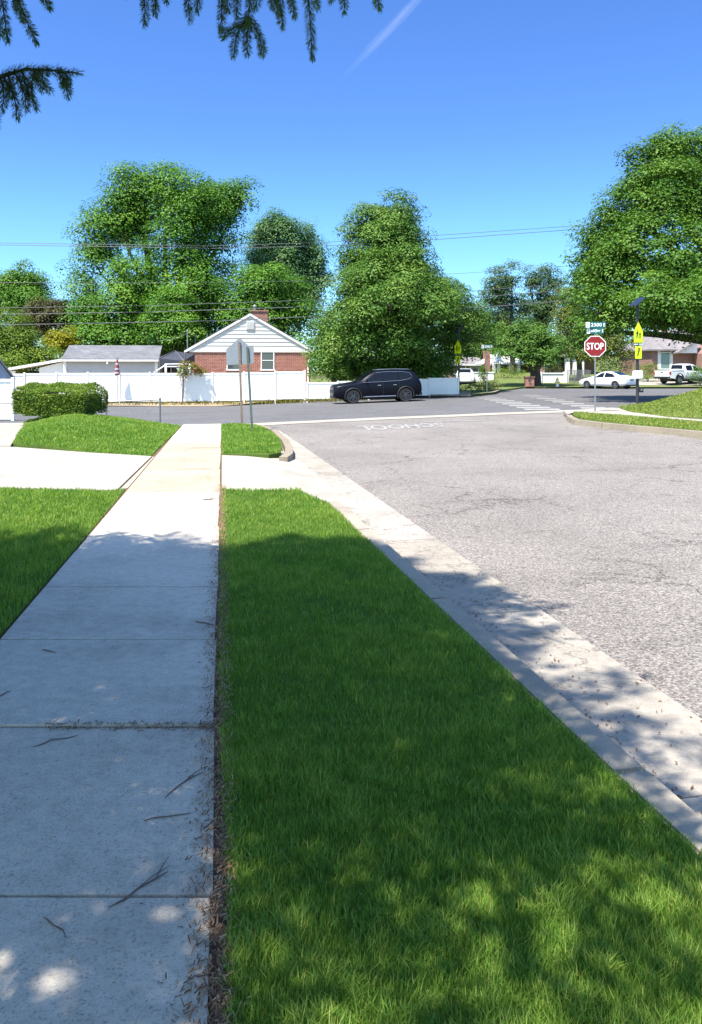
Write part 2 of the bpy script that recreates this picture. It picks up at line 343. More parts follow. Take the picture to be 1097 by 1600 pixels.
# the ground out to the horizon
ax = np.concatenate([-np.geomspace(2500, 70, 10), np.linspace(-60, 80, 36), np.geomspace(95, 2500, 10)])
ay = np.concatenate([[-400, -100], np.linspace(-20, 120, 36), np.geomspace(140, 4000, 10)])
gX, gY = np.meshgrid(ax, ay); gZ = Tn(gX, gY)-.12; bm = bmesh.new()
vv = [[bm.verts.new((gX[i, j], gY[i, j], gZ[i, j])) for j in range(len(ax))] for i in range(len(ay))]
for i in range(len(ay)-1):
    for j in range(len(ax)-1): bm.faces.new([vv[i][j], vv[i][j+1], vv[i+1][j+1], vv[i+1][j]])
me = D.meshes.new('ground'); bm.to_mesh(me); bm.free(); me.materials.append(m['ground']); struct(link(D.objects.new('ground', me)))

# the kerb line of the near side: outer top edge, two photograph points, carried on both ways
kA, kB = GP(1097, 1272, .15), GP(552, 801, .15); kd = Vector((kB[0]-kA[0], kB[1]-kA[1])).normalized(); kn = Vector((kd.y, -kd.x))   # kn: towards the street
def K(y, off=0.): t = (y-kA[1])/kd.y; return (kA[0]+kd.x*t+kn.x*off, kA[1]+kd.y*t+kn.y*off)
wR0, wR1 = GP(332, 1390, .15), GP(346, 665, .15); wL0, wL1 = GP(0, 1000, .15), GP(285, 665, .15)
def wr(y): t = (y-wR0[1])/(wR1[1]-wR0[1]); return wR0[0]+(wR1[0]-wR0[0])*t
def wl(y): t = (y-wL0[1])/(wL1[1]-wL0[1]); return wL0[0]+(wL1[0]-wL0[0])*t
V_END = wR1[1]
rk = [GP(1097, 687), GP(1022, 679), GP(959, 670.5), GP(912, 662)]; rdir = ((rk[3][0]-rk[0][0])/(rk[3][1]-rk[0][1]))
rk0 = (rk[0][0]-rdir*(rk[0][1]+12), -12)
vg = [GP(x, y) for x, y in ((330, 667), (400, 664), (480, 660), (600, 654.5), (700, 650.5), (780, 647), (890, 643), (960, 640))]   # valley gutter across the mouth
struct(sheet('side_street', [K(-12), K(8), K(16), K(22, .1), vg[1], vg[2], vg[3], vg[4], vg[5], vg[6], (rk[3][0]+.3, rk[3][1]), rk[0], rk0], Tz(0), m['asphalt'], 1.2))
far_px = [(-400, 660), (-120, 645), (60, 638), (166, 635), (339, 635), (480, 627), (600, 623.5), (737, 620), (772, 616), (782, 612)]
far_edge = [GP(x, y) for x, y in far_px]
farR = [(14.5, 69.5), (20, 69.5), (30, 69.6), (60, 72)]
struct(sheet('cross_street', [(-60, far_edge[0][1]-3)]+far_edge[1:]+[(13.2, 69.4)]+farR+[(60, 40), (22, 36), (13, 32.2)]+vg[::-1]+[(-8, 24.2), (-60, 16)], Tz(0), m['asphalt2'], 1.6))
# concrete valley gutter
def band(line, w0, w1, zoff, name, mat, tint=None, step=.9):
    a = [Vector(p) for p in line]; L, Rr = [], []
    for i, p in enumerate(a):
        d = (a[min(i+1, len(a)-1)]-a[max(i-1, 0)]).normalized(); n = Vector((-d.y, d.x)); L.append(tuple(p+n*w1)); Rr.append(tuple(p+n*w0))
    return sheet(name, Rr+L[::-1], Tz(zoff), mat, step, 0, None, None, tint)
struct(band(vg, -.55, .75, .012, 'valley_gutter', m['kerb']))
# sidewalk: slabs with open joints over soil
struct(sheet('soil', [(wl(-1)-.25, -1), (wr(-1)+.25, -1), (wr(23)+.12, 23), (wl(23)-.12, 23)], Tz(.138), m['soil'], 1.))
sw = B(); tl = sw.bm.faces.layers.float.new('tint'); sy = 2.46-1.16*3; k = 0
edges = []
while sy < V_END-.6: edges.append(sy); sy += 1.16
edges.append(V_END+.9)
for k, (y0, y1) in enumerate(zip(edges, edges[1:])):
    g = .008
    rise = .007 if 3.6 < y0 < 7 else (0. if y0 < 3.6 else .004*random.random())
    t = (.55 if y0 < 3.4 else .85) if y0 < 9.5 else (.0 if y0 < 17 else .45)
    a0, a1 = y0+(.016 if 3.6 < y0 < 3.7 else g), y1-g; tilt = .0045*math.sin(k*2.1)
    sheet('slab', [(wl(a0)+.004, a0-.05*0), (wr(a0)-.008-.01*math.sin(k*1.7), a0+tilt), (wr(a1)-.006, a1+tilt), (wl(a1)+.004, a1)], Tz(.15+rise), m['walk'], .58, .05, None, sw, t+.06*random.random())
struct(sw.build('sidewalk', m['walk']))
# driveway on the left and its apron towards the street
dr = [GP(x, y, .15) for x, y in ((182, 766), (237, 713), (137, 707), (14, 698))]
struct(sheet('driveway', [dr[0], dr[1], dr[2], dr[3], (-9.5, dr[3][1]+.5), (-14, dr[3][1]+.6), (-14, 10.9), (-6, 11.15)], Tz(.153), m['drive'], .9, .08, None, None, .95))
struct(sheet('driveway_edge', [(dr[0][0]+.03, dr[0][1]), (wl(dr[0][1]+.25)-.02, dr[0][1]+.25), (wl(dr[1][1])-.02, dr[1][1]), (dr[1][0]+.03, dr[1][1])], Tz(.146), m['walk'], .7, .05, None, None, .1))
yA0, yA1 = GP(350, 763, .15)[1], GP(350, 711, .15)[1]
def zap(x, y):
    kx = K(y)[0]; a = wr(y); t = min(1, max(0, (x-a)/(kx+.25-a))); return T(x, y)+.15-.135*t*t
struct(sheet('driveway_apron', [(wr(yA0)+.02, yA0), K(yA0-.9, .28), K(yA1+.3, .28), (wr(yA1)+.02, yA1)], zap, m['kerb'], .35, .03, None, None, .8))
# kerb and gutter of the near side
def kerbline(ya, yb, name, n=None, drop=0.):
    b = B(); tl = b.bm.faces.layers.float.new('tint'); y = ya
    while y < yb-.01:
        y1 = min(y+2.45, yb); 
        a, c = y+.006, y1-.006
        q = [K(a, -.15), K(a, .03), K(c, .03), K(c, -.15)]; qt = [K(a, -.15), K(a, -.004), K(c, -.004), K(c, -.15)]
        za, zb = T(*K(a)), T(*K(c))
        b.hexa([(q[0][0], q[0][1], za-.1), (q[1][0], q[1][1], za-.1), (q[2][0], q[2][1], zb-.1), (q[3][0], q[3][1], zb-.1),
                (qt[0][0], qt[0][1], za+.146), (qt[1][0], qt[1][1], za+.150), (qt[2][0], qt[2][1], zb+.150), (qt[3][0], qt[3][1], zb+.146)])
        y = y1
    for f in b.bm.faces: f[tl] = .35
    return struct(b.build(name, m['kerb'], bevel=.012))
yk1 = K(0, 0)[1]*0+GP(552, 801, .15)[1]; 
kerbline(-9, yA0-1.0, 'kerb')
kerbline(yA1+.35, V_END-1.9, 'kerb')
def zgut(x, y):
    t = (Vector((x, y))-Vector(K(y))).dot(kn); return T(x, y)+.016+.02*max(0, t-.1)
gb = B(); y = -9.
while y < V_END-1.6:
    y1 = y+2.45 if y+2.45 < V_END-1.6 else V_END-.6
    sheet('g', [K(y+.005, .02), K(y+.005, .66), K(y1-.005, .66), K(y1-.005, .02)], zgut, m['gutter'], .4, .02, None, gb, .2+.5*random.random()); y = y1
    if y1 > V_END-1: break
struct(gb.build('gutter', m['gutter']))
# lawns (grown over with blades further down)
lawn_strip = [(wr(-1)+.045, -1), (wr(2.6)+.045, 2.6), (wr(4)+.012, 4), (wr(6)+.006, 6), (wr(yA0)+.03, yA0-.06), (K(yA0-.35, -.42)[0], yA0-.08), K(yA0-.55, -.28), K(yA0-1.0, -.16), K(8, -.152), K(-1, -.152)]
struct(sheet('lawn', lawn_strip, Tz(.14), m['turf'], .5, .06))
isl = [GP(x, y, .15) for x, y in ((347, 711), (346, 666), (360, 664), (398, 666), (420, 674), (436, 688), (440, 700), (438, 709), (420, 712))]
def zisl(x, y): return T(x, y)+.17
struct(sheet('island_lawn', isl, zisl, m['turf'], .5, .14))
kb = B(); kl = [GP(x, y, .15) for x, y in ((400, 663.5), (424, 672), (440, 687), (446, 699), (445, 708), (436, 714))]
for (p, q) in zip(kl, kl[1:]):
    d = Vector((q[0]-p[0], q[1]-p[1])).normalized(); n = Vector((-d.y, d.x))*.15; z0, z1 = T(*p), T(*q)
    kb.hexa([(p[0], p[1], z0-.1), (q[0], q[1], z1-.1), (q[0]+n.x, q[1]+n.y, z1-.1), (p[0]+n.x, p[1]+n.y, z0-.1), (p[0], p[1], z0+.15), (q[0], q[1], z1+.15), (q[0]+n.x, q[1]+n.y, z1+.15), (p[0]+n.x, p[1]+n.y, z0+.15)])
struct(kb.build('corner_kerb', m['kerb']))
nl = [(wl(-1)-.02, -1), (wl(6)-.02, 6), (wl(10.8)-.03, 10.8), (dr[0][0]-.02, dr[0][1]-.05), (-6, 11.05), (-14, 10.8), (-14, -1)]
struct(sheet('left_lawn', nl, Tz(.145), m['turf'], .6, .06))
def zmound(x, y):
    d = max(0, wl(y)-x); s = min(1, d/3.6); s = s*s*(3-2*s); e = min(1, max(0, (y-dr[2][1])/3.)); f = 1-min(1, max(0, (y-22.6-.1*d)/4.5))*.8
    ld = ((x+8.75)*(dr[3][1]-22.6)-(y-22.6)*(dr[3][0]+8.75))/-math.hypot(dr[3][1]-22.6, dr[3][0]+8.75) if y < 22.6 else max(0, x+9.1)
    return T(x, y)+.15+.40*s*e*f*min(1, max(0, ld+.15)/1.3)**.7
ml = [dr[1], (wl(20)-.02, 20), (wl(V_END)-.02, V_END-.1), (wl(V_END)-1.2, V_END+1.2), (-7.2, 25.6), (-9.4, 25.4), (-8.9, 22.6), (dr[3][0]+.05, dr[3][1]+.1), dr[2]]
ml[0] = (dr[1][0]-.02, dr[1][1]+.04)
struct(sheet('mound_lawn', ml, zmound, m['turf'], .6, .1))
struct(sheet('landing', [(dr[3][0], dr[3][1]+.06), (-8.93, 22.6), (-9.45, 25.6), (-16, 25.8), (-16, 20), (-14, dr[3][1]+.75), (-9.5, dr[3][1]+.65)], lambda x, y: T(x, y)+.16, m['drive'], .9, .4))
# right corner: parkway strip, its kerb, walk and bank
rs_front = [GP(x, y, .15) for x, y in ((893, 648), (897, 651.5), (906, 655.5), (949, 660.5), (999, 665), (1097, 673.5))]
rs_back = [GP(x, y, .15) for x, y in ((897, 644.5), (929, 646.8), (979, 650.6), (1044, 655.4), (1097, 660))]
ext = lambda a, b, k: (b[0]+(b[0]-a[0])*k, b[1]+(b[1]-a[1])*k)
rsf = rs_front+[ext(rs_front[-2], rs_front[-1], 2.6)]; rsb = rs_back+[ext(rs_back[-2], rs_back[-1], 4)]
struct(sheet('parkway_lawn', [(p[0]+.06, p[1]+.05) for p in rsf]+rsb[::-1], Tz(.16), m['turf_far'], .6, .1))
kb = B()
for p, q in zip(rsf, rsf[1:]):
    d = Vector((q[0]-p[0], q[1]-p[1])).normalized(); n = Vector((d.y, -d.x))
    n = n if n.y < 0 or n.x < 0 else -n
    n *= .16; z0, z1 = T(*p), T(*q)
    kb.hexa([(p[0], p[1], z0-.1), (q[0], q[1], z1-.1), (q[0]+n.x*1.25, q[1]+n.y*1.25, z1-.1), (p[0]+n.x*1.25, p[1]+n.y*1.25, z0-.1), (p[0], p[1], z0+.152), (q[0], q[1], z1+.152), (q[0]+n.x, q[1]+n.y, z1+.146), (p[0]+n.x, p[1]+n.y, z0+.146)])
struct(kb.build('right_kerb', m['kerb']))
rw_back = [GP(x, y, .15) for x, y in ((880, 641.5), (955, 637), (968, 638), (985, 644), (1006, 646.6), (1044, 651.8), (1097, 655.6))]
rwb = rw_back+[ext(rw_back[-2], rw_back[-1], 4)]
struct(sheet('corner_walk', [(rs_front[0][0]-.1, rs_front[0][1]+.1)]+rsb+rwb[::-1], Tz(.155), m['drive'], .8, .1))
def zbank(x, y): return T(x, y)+.16+min(1.15, max(0, .155*(x-9.7)))
struct(sheet('bank_lawn', rwb[2:]+[(45, 26), (45, 52), (24, 50), (19.5, 42), (14.6, 33.5), (11, 30.9)], zbank, m['turf_far'], .8, .5))
# dirt verge along the fence
def zdirt(x, y):
    return T(x, y)+.02+.10*min(2.4, max(0, (y-(48.3+.17*x))))
fe = far_edge
struct(sheet('dirt_verge', [(p[0], p[1]-.05) for p in fe[:8]]+[(7.6, 54), (5, 70), (-60, 60)], zdirt, m['dirt'], 1.4))
struct(band([fe[6], fe[7]], -.1, .55, .05, 'far_gutter', m['kerb'])); struct(band([gl(fe[5], fe[6], .4), fe[6]], -.1, .5, .045, 'far_gutter', m['kerb']))
# far corner verge and the ground beyond the junction
cv = [fe[7], fe[8], fe[9], (13.1, 66), (14.5, 70), (12, 76), (8.6, 78), (7.7, 60)]
struct(sheet('far_corner_verge', cv, Tz(.12), m['turf_far'], 1.2, .2)); 
struct(band([fe[7], fe[8], fe[9]], -.08, .14, .16, 'far_corner_kerb', m['kerb'], None, .5))
def zfar(x, y): return T(x, y)+.14+.058*max(0, y-69.8)*min(1, max(0, (x-9)/5))
struct(sheet('far_lawn', [(14.4, 70), (20, 69.75), (30, 69.85), (60, 72.3), (70, 130), (-20, 130), (0, 84), (8.7, 79)], zfar, m['turf_far'], 2.2, .3))
struct(band([(14.3, 69.75), (20, 69.6), (30, 69.7), (60, 72.1)], -.12, .16, .17, 'far_kerb', m['kerb']))
struct(sheet('far_driveway', [GP(985, 606.5), GP(1090, 606.2), (36, 74), (36, 79), (25.5, 79)], lambda x, y: zfar(x, y)+.02, m['drive'], 1.2))
# painted markings
mk = []
def zlane(a, b, w, off=.006): return struct(band([GP(*a), GP(*b)], -w/2, w/2, off, 'lane_marking', m['paint'], None, 1.))
zlane((120, 652), (353, 646.3), .13); zlane((150, 645), (345, 641), .12)
zlane((664, 659.6), (782, 657), .18, .008)
cwA = [GP(x, y) for x, y in ((738, 620.5), (760, 623), (784, 627), (800, 631), (815, 635), (815, 640))]
def bars(px0, n, name):                                   # ladder bars: long across the picture, laid one behind another
    for i in range(n):
        t = i/(n-1); e = t**1.35
        y = px0[0][1]+(px0[1][1]-px0[0][1])*e; xa = px0[0][0]+(px0[1][0]-px0[0][0])*e; w = px0[2]+(px0[3]-px0[2])*e
        h = .42+1.75*e
        q = [GP(xa, y-h*.5), GP(xa+w, y-h*.5-.15), GP(xa+w+4*e, y+h*.5-.15), GP(xa+4*e, y+h*.5)]
        struct(sheet(name, q, Tz(.007), m['paint'], .8))
bars(((738, 619.6), (817, 639.8), 30, 56), 10, 'crosswalk_bar'); bars(((815, 617.6), (905, 637.6), 26, 40), 9, 'crosswalk_bar')
def text_mesh(body, size, ex=.0, bold=0.):
    c = D.curves.new('t', 'FONT'); c.body = body; c.size = size; c.extrude = ex; c.offset = bold; c.align_x = 'CENTER'; c.align_y = 'CENTER'; c.resolution_u = 3
    o = D.objects.new('t', c); COL.objects.link(o); dg = bpy.context.evaluated_depsgraph_get(); dg.update()
    me = D.meshes.new_from_object(o.evaluated_get(dg)); D.objects.remove(o); D.curves.remove(c); return me
me = text_mesh('SCHOOL', 1., 0, .02)
xs = [v.co.x for v in me.vertices]; ys = [v.co.y for v in me.vertices]; x0, x1, y0, y1 = min(xs), max(xs), min(ys), max(ys)
c00, c10, c11, c01 = [Vector(GP(*p)) for p in ((690, 661.2), (556, 666.0), (566, 673.6), (695, 666.8))]   # read from the far side: turned half round
for v in me.vertices:
    a, b = (v.co.x-x0)/(x1-x0), (v.co.y-y0)/(y1-y0); p = c00.lerp(c10, a).lerp(c01.lerp(c11, a), 1-b) if False else c00.lerp(c10, a).lerp(c01.lerp(c11, a), b)
    v.co = (p.x, p.y, T(p.x, p.y)+.008)
me.materials.append(m['paint']); struct(link(D.objects.new('school_marking', me)))

# ------------------------------------------------------------------ grass blades
def scatter(polys, box, dens, zf, h, w, name, mat, keep=None, seedoff=0.):
    x0, x1, y0, y1 = box; pts = []
    for ya in np.arange(y0, y1, .5):
        n = int(dens(ya+.25)*(x1-x0)*.5); X = rng.uniform(x0, x1, n); Y = rng.uniform(ya, min(ya+.5, y1), n)
        k = np.zeros(n, bool)
        for p in polys: k |= inside(p, X, Y)
        k &= (np.abs(X) < .44*Y+.5)
        pts.append(np.stack([X[k], Y[k]], 1))
    P = np.concatenate(pts); n = len(P); X, Y = P[:,0], P[:,1]
    # clumps: slow waves of height, lean and tint
    def wv(f, ph): return np.sin(X*f+ph+1.7*np.sin(Y*f*.8+ph*2))*np.cos(Y*f*1.13-ph+1.3*np.sin(X*f*.9))
    cl = .5*wv(2.3, .4)+.5*wv(6.1, 2.2); cl2 = .5*wv(14., 1.1)+.5*wv(31., 3.)
    H = h*(.75+.22*cl+.25*cl2+rng.uniform(-.25, .45, n)); H = np.maximum(H, h*.3)
    sc = np.maximum(1., Y/4.2); W = w*rng.uniform(.7, 1.3, n)*sc**.9
    az = rng.uniform(0, 2*np.pi, n); lean = rng.uniform(.05, .75, n)*H*(1+.5*cl2); fa = az+rng.normal(0, .7, n)+np.pi/2
    dx, dy = np.cos(az)*lean, np.sin(az)*lean; ex, ey = np.cos(fa)*W*.5, np.sin(fa)*W*.5
    Z = zf(X, Y)
    def pt(t, s, lift): return np.stack([X+dx*t*t+ex*s, Y+dy*t*t+ey*s, Z+H*lift], 1)
    a0, a1, b0, b1, c = pt(0, -1, -.05), pt(0, 1, -.05), pt(.6, -.85, .62), pt(.6, .85, .62), pt(1, 0, 1.)
    tint = np.clip(.42+.16*cl+.13*cl2+rng.normal(0, .17, n), 0, 1); tint = np.where(rng.random(n) < .03, .97, tint)
    q = np.stack([a0, a1, b1, b0], 1).reshape(-1, 3); t3 = np.stack([b0, b1, c], 1).reshape(-1, 3)
    nv = len(q)+len(t3); me = D.meshes.new(name); me.vertices.add(nv); me.vertices.foreach_set('co', np.concatenate([q, t3]).astype(np.float32).ravel())
    me.loops.add(nv); me.loops.foreach_set('vertex_index', np.arange(nv, dtype=np.int32)); me.polygons.add(2*n)
    me.polygons.foreach_set('loop_start', np.concatenate([np.arange(n)*4, 4*n+np.arange(n)*3]).astype(np.int32)); me.update(calc_edges=True)
    at = me.attributes.new('tint', 'FLOAT', 'FACE'); at.data.foreach_set('value', np.concatenate([tint, tint]).astype(np.float32)); me.materials.append(mat)
    o = link(D.objects.new(name, me)); return o, n
vT = lambda off: (lambda X, Y: Tn(X, Y)+off)
strip_g = [(a+(.0 if i not in (0, 1, 2) else .0), b) for i, (a, b) in enumerate(lawn_strip)]
def dn(y): return 44000 if y < 2.6 else 30000 if y < 3.6 else 17000 if y < 5 else 10000 if y < 7 else 5200 if y < 9.5 else 3400
o, n1 = scatter([lawn_strip], (-2.2, 2.2, 1.1, 11.2), dn, vT(.13), .050, .0029, 'grass', m['grass'])
tag(o, 'thick green lawn grass between the sidewalk and the kerb', 'grass', kind='stuff')
o, n2 = scatter([nl], (-5.4, -1.5, 4.2, 11.2), lambda y: 4800 if y < 8 else 3200, vT(.135), .058, .0034, 'grass', m['grass'])
tag(o, 'green lawn grass on the left of the sidewalk', 'grass', kind='stuff')
zmv = np.vectorize(zmound)
o, n3 = scatter([ml], (-10.5, -3.5, 14, 26), lambda y: 1500, lambda X, Y: zmv(X, Y)-.01, .06, .0042, 'grass', m['grass'])
tag(o, 'green grass on the mound beside the clipped hedge', 'grass', kind='stuff')
o, n4 = scatter([isl], (-3.8, -1., 15, 24.5), lambda y: 2300, vT(.16), .06, .0042, 'grass', m['grass'])
tag(o, 'green grass on the small corner island with two sign posts', 'grass', kind='stuff')
zbv = np.vectorize(zbank)
o, n5 = scatter([[(p[0]+.06, p[1]+.05) for p in rsf]+rsb[::-1]], (6.5, 11, 19, 30), lambda y: 900, vT(.15), .055, .005, 'grass', m['grass_far'])
tag(o, 'dry green grass on the strip round the stop sign', 'grass', kind='stuff')
o, n6 = scatter([rwb[2:]+[(45, 26), (45, 52), (24, 50), (19.5, 42), (14.6, 33.5), (11, 30.9)]], (9, 18, 22, 36), lambda y: 520, lambda X, Y: zbv(X, Y)-.01, .06, .006, 'grass', m['grass_far'])
tag(o, 'patchy green grass on the bank right of the corner walk', 'grass', kind='stuff')
# dry weeds on the dirt verge
o, n7 = scatter([[(-18, 46), (-7.6, 47.2), (-1, 48.2), (1, 48.6), (1, 49.6), (-18, 47.4)]], (-18, 1, 45.5, 49.7), lambda y: 60, lambda X, Y: np.vectorize(zdirt)(X, Y), .16, .005, 'dry_weeds', m['dryvine'])
tag(o, 'dry straw weeds along the foot of the white fence', 'weeds', kind='stuff')
print('blades', n1, n2, n3, n4, n5, n6, n7)

# needle litter along the edge of the walk and in the joints
def litter():
    n = 10500; Y = 1.2+10*rng.random(n)**1.7; xr = np.array([wr(y) for y in Y]); X = xr+np.abs(rng.normal(0, .038, n))*np.where(rng.random(n) < .42, -1.15, .9)+.012
    k = rng.random(n) < .05; X[k] = xr[k]-rng.random(k.sum())**1.6*1.1
    k2 = rng.random(n) < .05; Y[k2] = 3.62+rng.normal(0, .018, k2.sum()); X[k2] = np.array([wr(y) for y in Y[k2]])-rng.random(k2.sum())**1.5*.75
    L = rng.uniform(.003, .011, n)*np.where(rng.random(n) < .05, 1.8, 1.); W = rng.uniform(.0007, .0022, n); L[k] *= .55; W[k] *= .6; a = rng.uniform(0, np.pi, n); dx, dy = np.cos(a)*L, np.sin(a)*L; ex, ey = -np.sin(a)*W, np.cos(a)*W
    Z = Tn(X, Y)+.153+np.where((Y > 3.62) & (Y < 7.1), .007, 0)+rng.uniform(0, .012, n)*(np.abs(X-xr) < .07); dz = rng.normal(0, .006, n)*(np.abs(X-xr) < .08); dz = np.abs(dz)
    p = np.stack([np.stack([X-dx-ex, Y-dy-ey, Z], 1), np.stack([X+dx-ex, Y+dy-ey, Z+dz], 1), np.stack([X+dx+ex, Y+dy+ey, Z+dz+.001], 1), np.stack([X-dx+ex, Y-dy+ey, Z+.001], 1)], 1).reshape(-1, 3)
    o = npmesh('needle_litter', p, 4, m['litter'], None, rng.random(n)); tag(o, 'brown needles and bark crumbs along the grass edge of the sidewalk', 'litter', kind='stuff')
litter()
def gutter_litter():
    n = 1700; Y = 2.4+9*rng.random(n)**1.5; o_ = np.abs(rng.normal(0, .06, n))+.035; k = rng.random(n) < .25; o_[k] = rng.uniform(.05, .75, k.sum()); P0 = np.array([K(y, q) for y, q in zip(Y, o_)]); X, Y = P0[:,0], P0[:,1]
    L = rng.uniform(.003, .012, n); W = rng.uniform(.0015, .005, n); a = rng.uniform(0, np.pi, n); dx, dy = np.cos(a)*L, np.sin(a)*L; ex, ey = -np.sin(a)*W, np.cos(a)*W; Z = np.array([zgut(x, y) for x, y in zip(X, Y)])+.003+rng.uniform(0, .006, n)
    p = np.stack([np.stack([X-dx-ex, Y-dy-ey, Z], 1), np.stack([X+dx-ex, Y+dy-ey, Z+.003], 1), np.stack([X+dx+ex, Y+dy+ey, Z+.004], 1), np.stack([X-dx+ex, Y-dy+ey, Z+.001], 1)], 1).reshape(-1, 3)
    tag(npmesh('leaf_litter', p, 4, m['litter'], None, rng.random(n)*.6), 'dark leaf crumbs lying in the gutter along the kerb', 'litter', kind='stuff')
gutter_litter()
# twigs lying on the walk
TW = [((52, 1168), (80, 1158), (122, 1150), .006, 'thin curved twig below the wide slab joint, on the left of the walk', 0),
      ((258, 1248), (288, 1224), (318, 1208), .007, 'forked dark twig near the litter edge, halfway down the walk', 1),
      ((225, 1284), (262, 1278), (298, 1272), .006, 'straight dark twig lying level in the middle of the nearer slab', 0),
      ((170, 1420), (215, 1392), (262, 1364), .008, 'long forked twig lying across the nearest slab joint', 2),
      ((68, 1434), (84, 1448), (103, 1466), .005, 'short dark stick on the left of the nearest slab', 0),
      ((318, 1530), (332, 1570), (362, 1600), .007, 'bent grey twig at the foot of the litter edge, closest to the viewer', 1),
      ((290, 1536), (312, 1528), (330, 1520), .005, 'short pale stick touching the bent grey twig', 0),
      ((65, 1018), (76, 1020), (88, 1022), .005, 'tiny twig on the smooth slab beyond the wide joint', 0),
      ((0, 1092), (8, 1087), (16, 1083), .005, 'twig tip at the left edge of the smooth slab', 0),
      ((305, 973), (320, 976), (334, 980), .006, 'thin twig at the grass edge, just past the far slab joint', 0),
      ((314, 1302), (325, 1292), (336, 1280), .005, 'pale twig reaching from the litter onto the slab', 0),
      ((315, 782), (325, 781), (336, 782), .007, 'dark twig on the sunlit walk near the driveway', 1)]
for a, c, b, r, lab, fork in TW:
    def q(p, dz):
        g = GP(p[0], p[1], .15); return Vector((g[0], g[1], T(*g)+.15+(.007 if 3.62 < g[1] < 7 else 0)+dz))
    bb = B(); A_, C_, E_ = q(a, r*.6), q(c, r*.9), q(b, r*.5); k = r*.42*max(1, A_.y/3)
    pts = [A_, A_.lerp(C_, .5)+Vector((random.uniform(-.012, .012), random.uniform(-.012, .012), 0)), C_, C_.lerp(E_, .55)+Vector((random.uniform(-.008, .008), random.uniform(-.008, .008), 0)), E_]
    bb.tube(pts, [k*.5, k, k*.9, k*.8, k*.4], 6)
    for f in range(fork):
        s = pts[2+f]; e = s+(pts[4]-pts[0])*.35+Vector((.03-.06*f, .05, .004)); bb.tube([s, s.lerp(e, .5)+Vector((0, .006, .004)), e], [k*.6, k*.5, k*.25], 5)
    tag(bb.build('twig', m['twig'], smooth=True), lab, 'twig', 'twigs fallen on the sidewalk')

# ------------------------------------------------------------------ trees
def unit(n):
    v = rng.normal(size=(n, 3)); return v/np.linalg.norm(v, axis=1, keepdims=True)
def leaf_quads(P, Nn, size, asp=.6, jit=.5):
    n = len(P); N = Nn+unit(n)*jit; N /= np.linalg.norm(N, axis=1, keepdims=True)
    t = np.cross(N, unit(n)); t /= np.linalg.norm(t, axis=1, keepdims=True)+1e-9; b = np.cross(N, t)
    s = (size*rng.uniform(.65, 1.35, n))[:,None]
    return np.stack([P-t*s*.5, P-b*s*asp*.5+t*s*.08, P+t*s*.5-N*s*.12, P+b*s*asp*.5+t*s*.08], 1).reshape(-1, 3)
def crown(lobes, nleaf, size, rc, flat=.75, inner=.25, up=.35, asp=.6):
    """lobes: (centre, radii). Leaf clumps sit on and in the lobes; leaves sit on the upper shells of the clumps."""
    vol = np.array([(r[0]*r[1]+r[1]*r[2]+r[0]*r[2]) for c, r in lobes]); share = vol/vol.sum(); out, tn = [], []
    for (c, r), sh in zip(lobes, share):
        c, r = np.array(c), np.array(r); k = int(nleaf*sh); nc = max(6, int(1.9*(r[0]*r[1]+r[1]*r[2]+r[0]*r[2])/(rc*rc)))
        d = unit(nc); d[:,2] = np.where((d[:,2] < -.8), -d[:,2], d[:,2]); rad = np.where(rng.random(nc) < inner, rng.uniform(.35, .8, nc), rng.uniform(.82, 1.08, nc))
        cc = c+d*r*rad[:,None]; cr = rc*rng.uniform(.6, 1.9, nc); ct = rng.normal(0, .2, nc)
        w = cr**2; idx = rng.choice(nc, k, p=w/w.sum()); e = unit(k); e[:,2] = np.where((e[:,2] < -.2) & (rng.random(k) < .78), -e[:,2], e[:,2])
        sh_r = rng.random(k)**.22; P = cc[idx]+e*(cr[idx]*sh_r)[:,None]*np.array([1, 1, flat])
        Nn = e*.75+d[idx]*.2+np.array([0, 0, up+.2]); out.append(leaf_quads(P, Nn, size, asp, .27)); tn.append(.47+ct[idx]+rng.normal(0, .09, k))
    return np.concatenate(out), np.concatenate(tn)
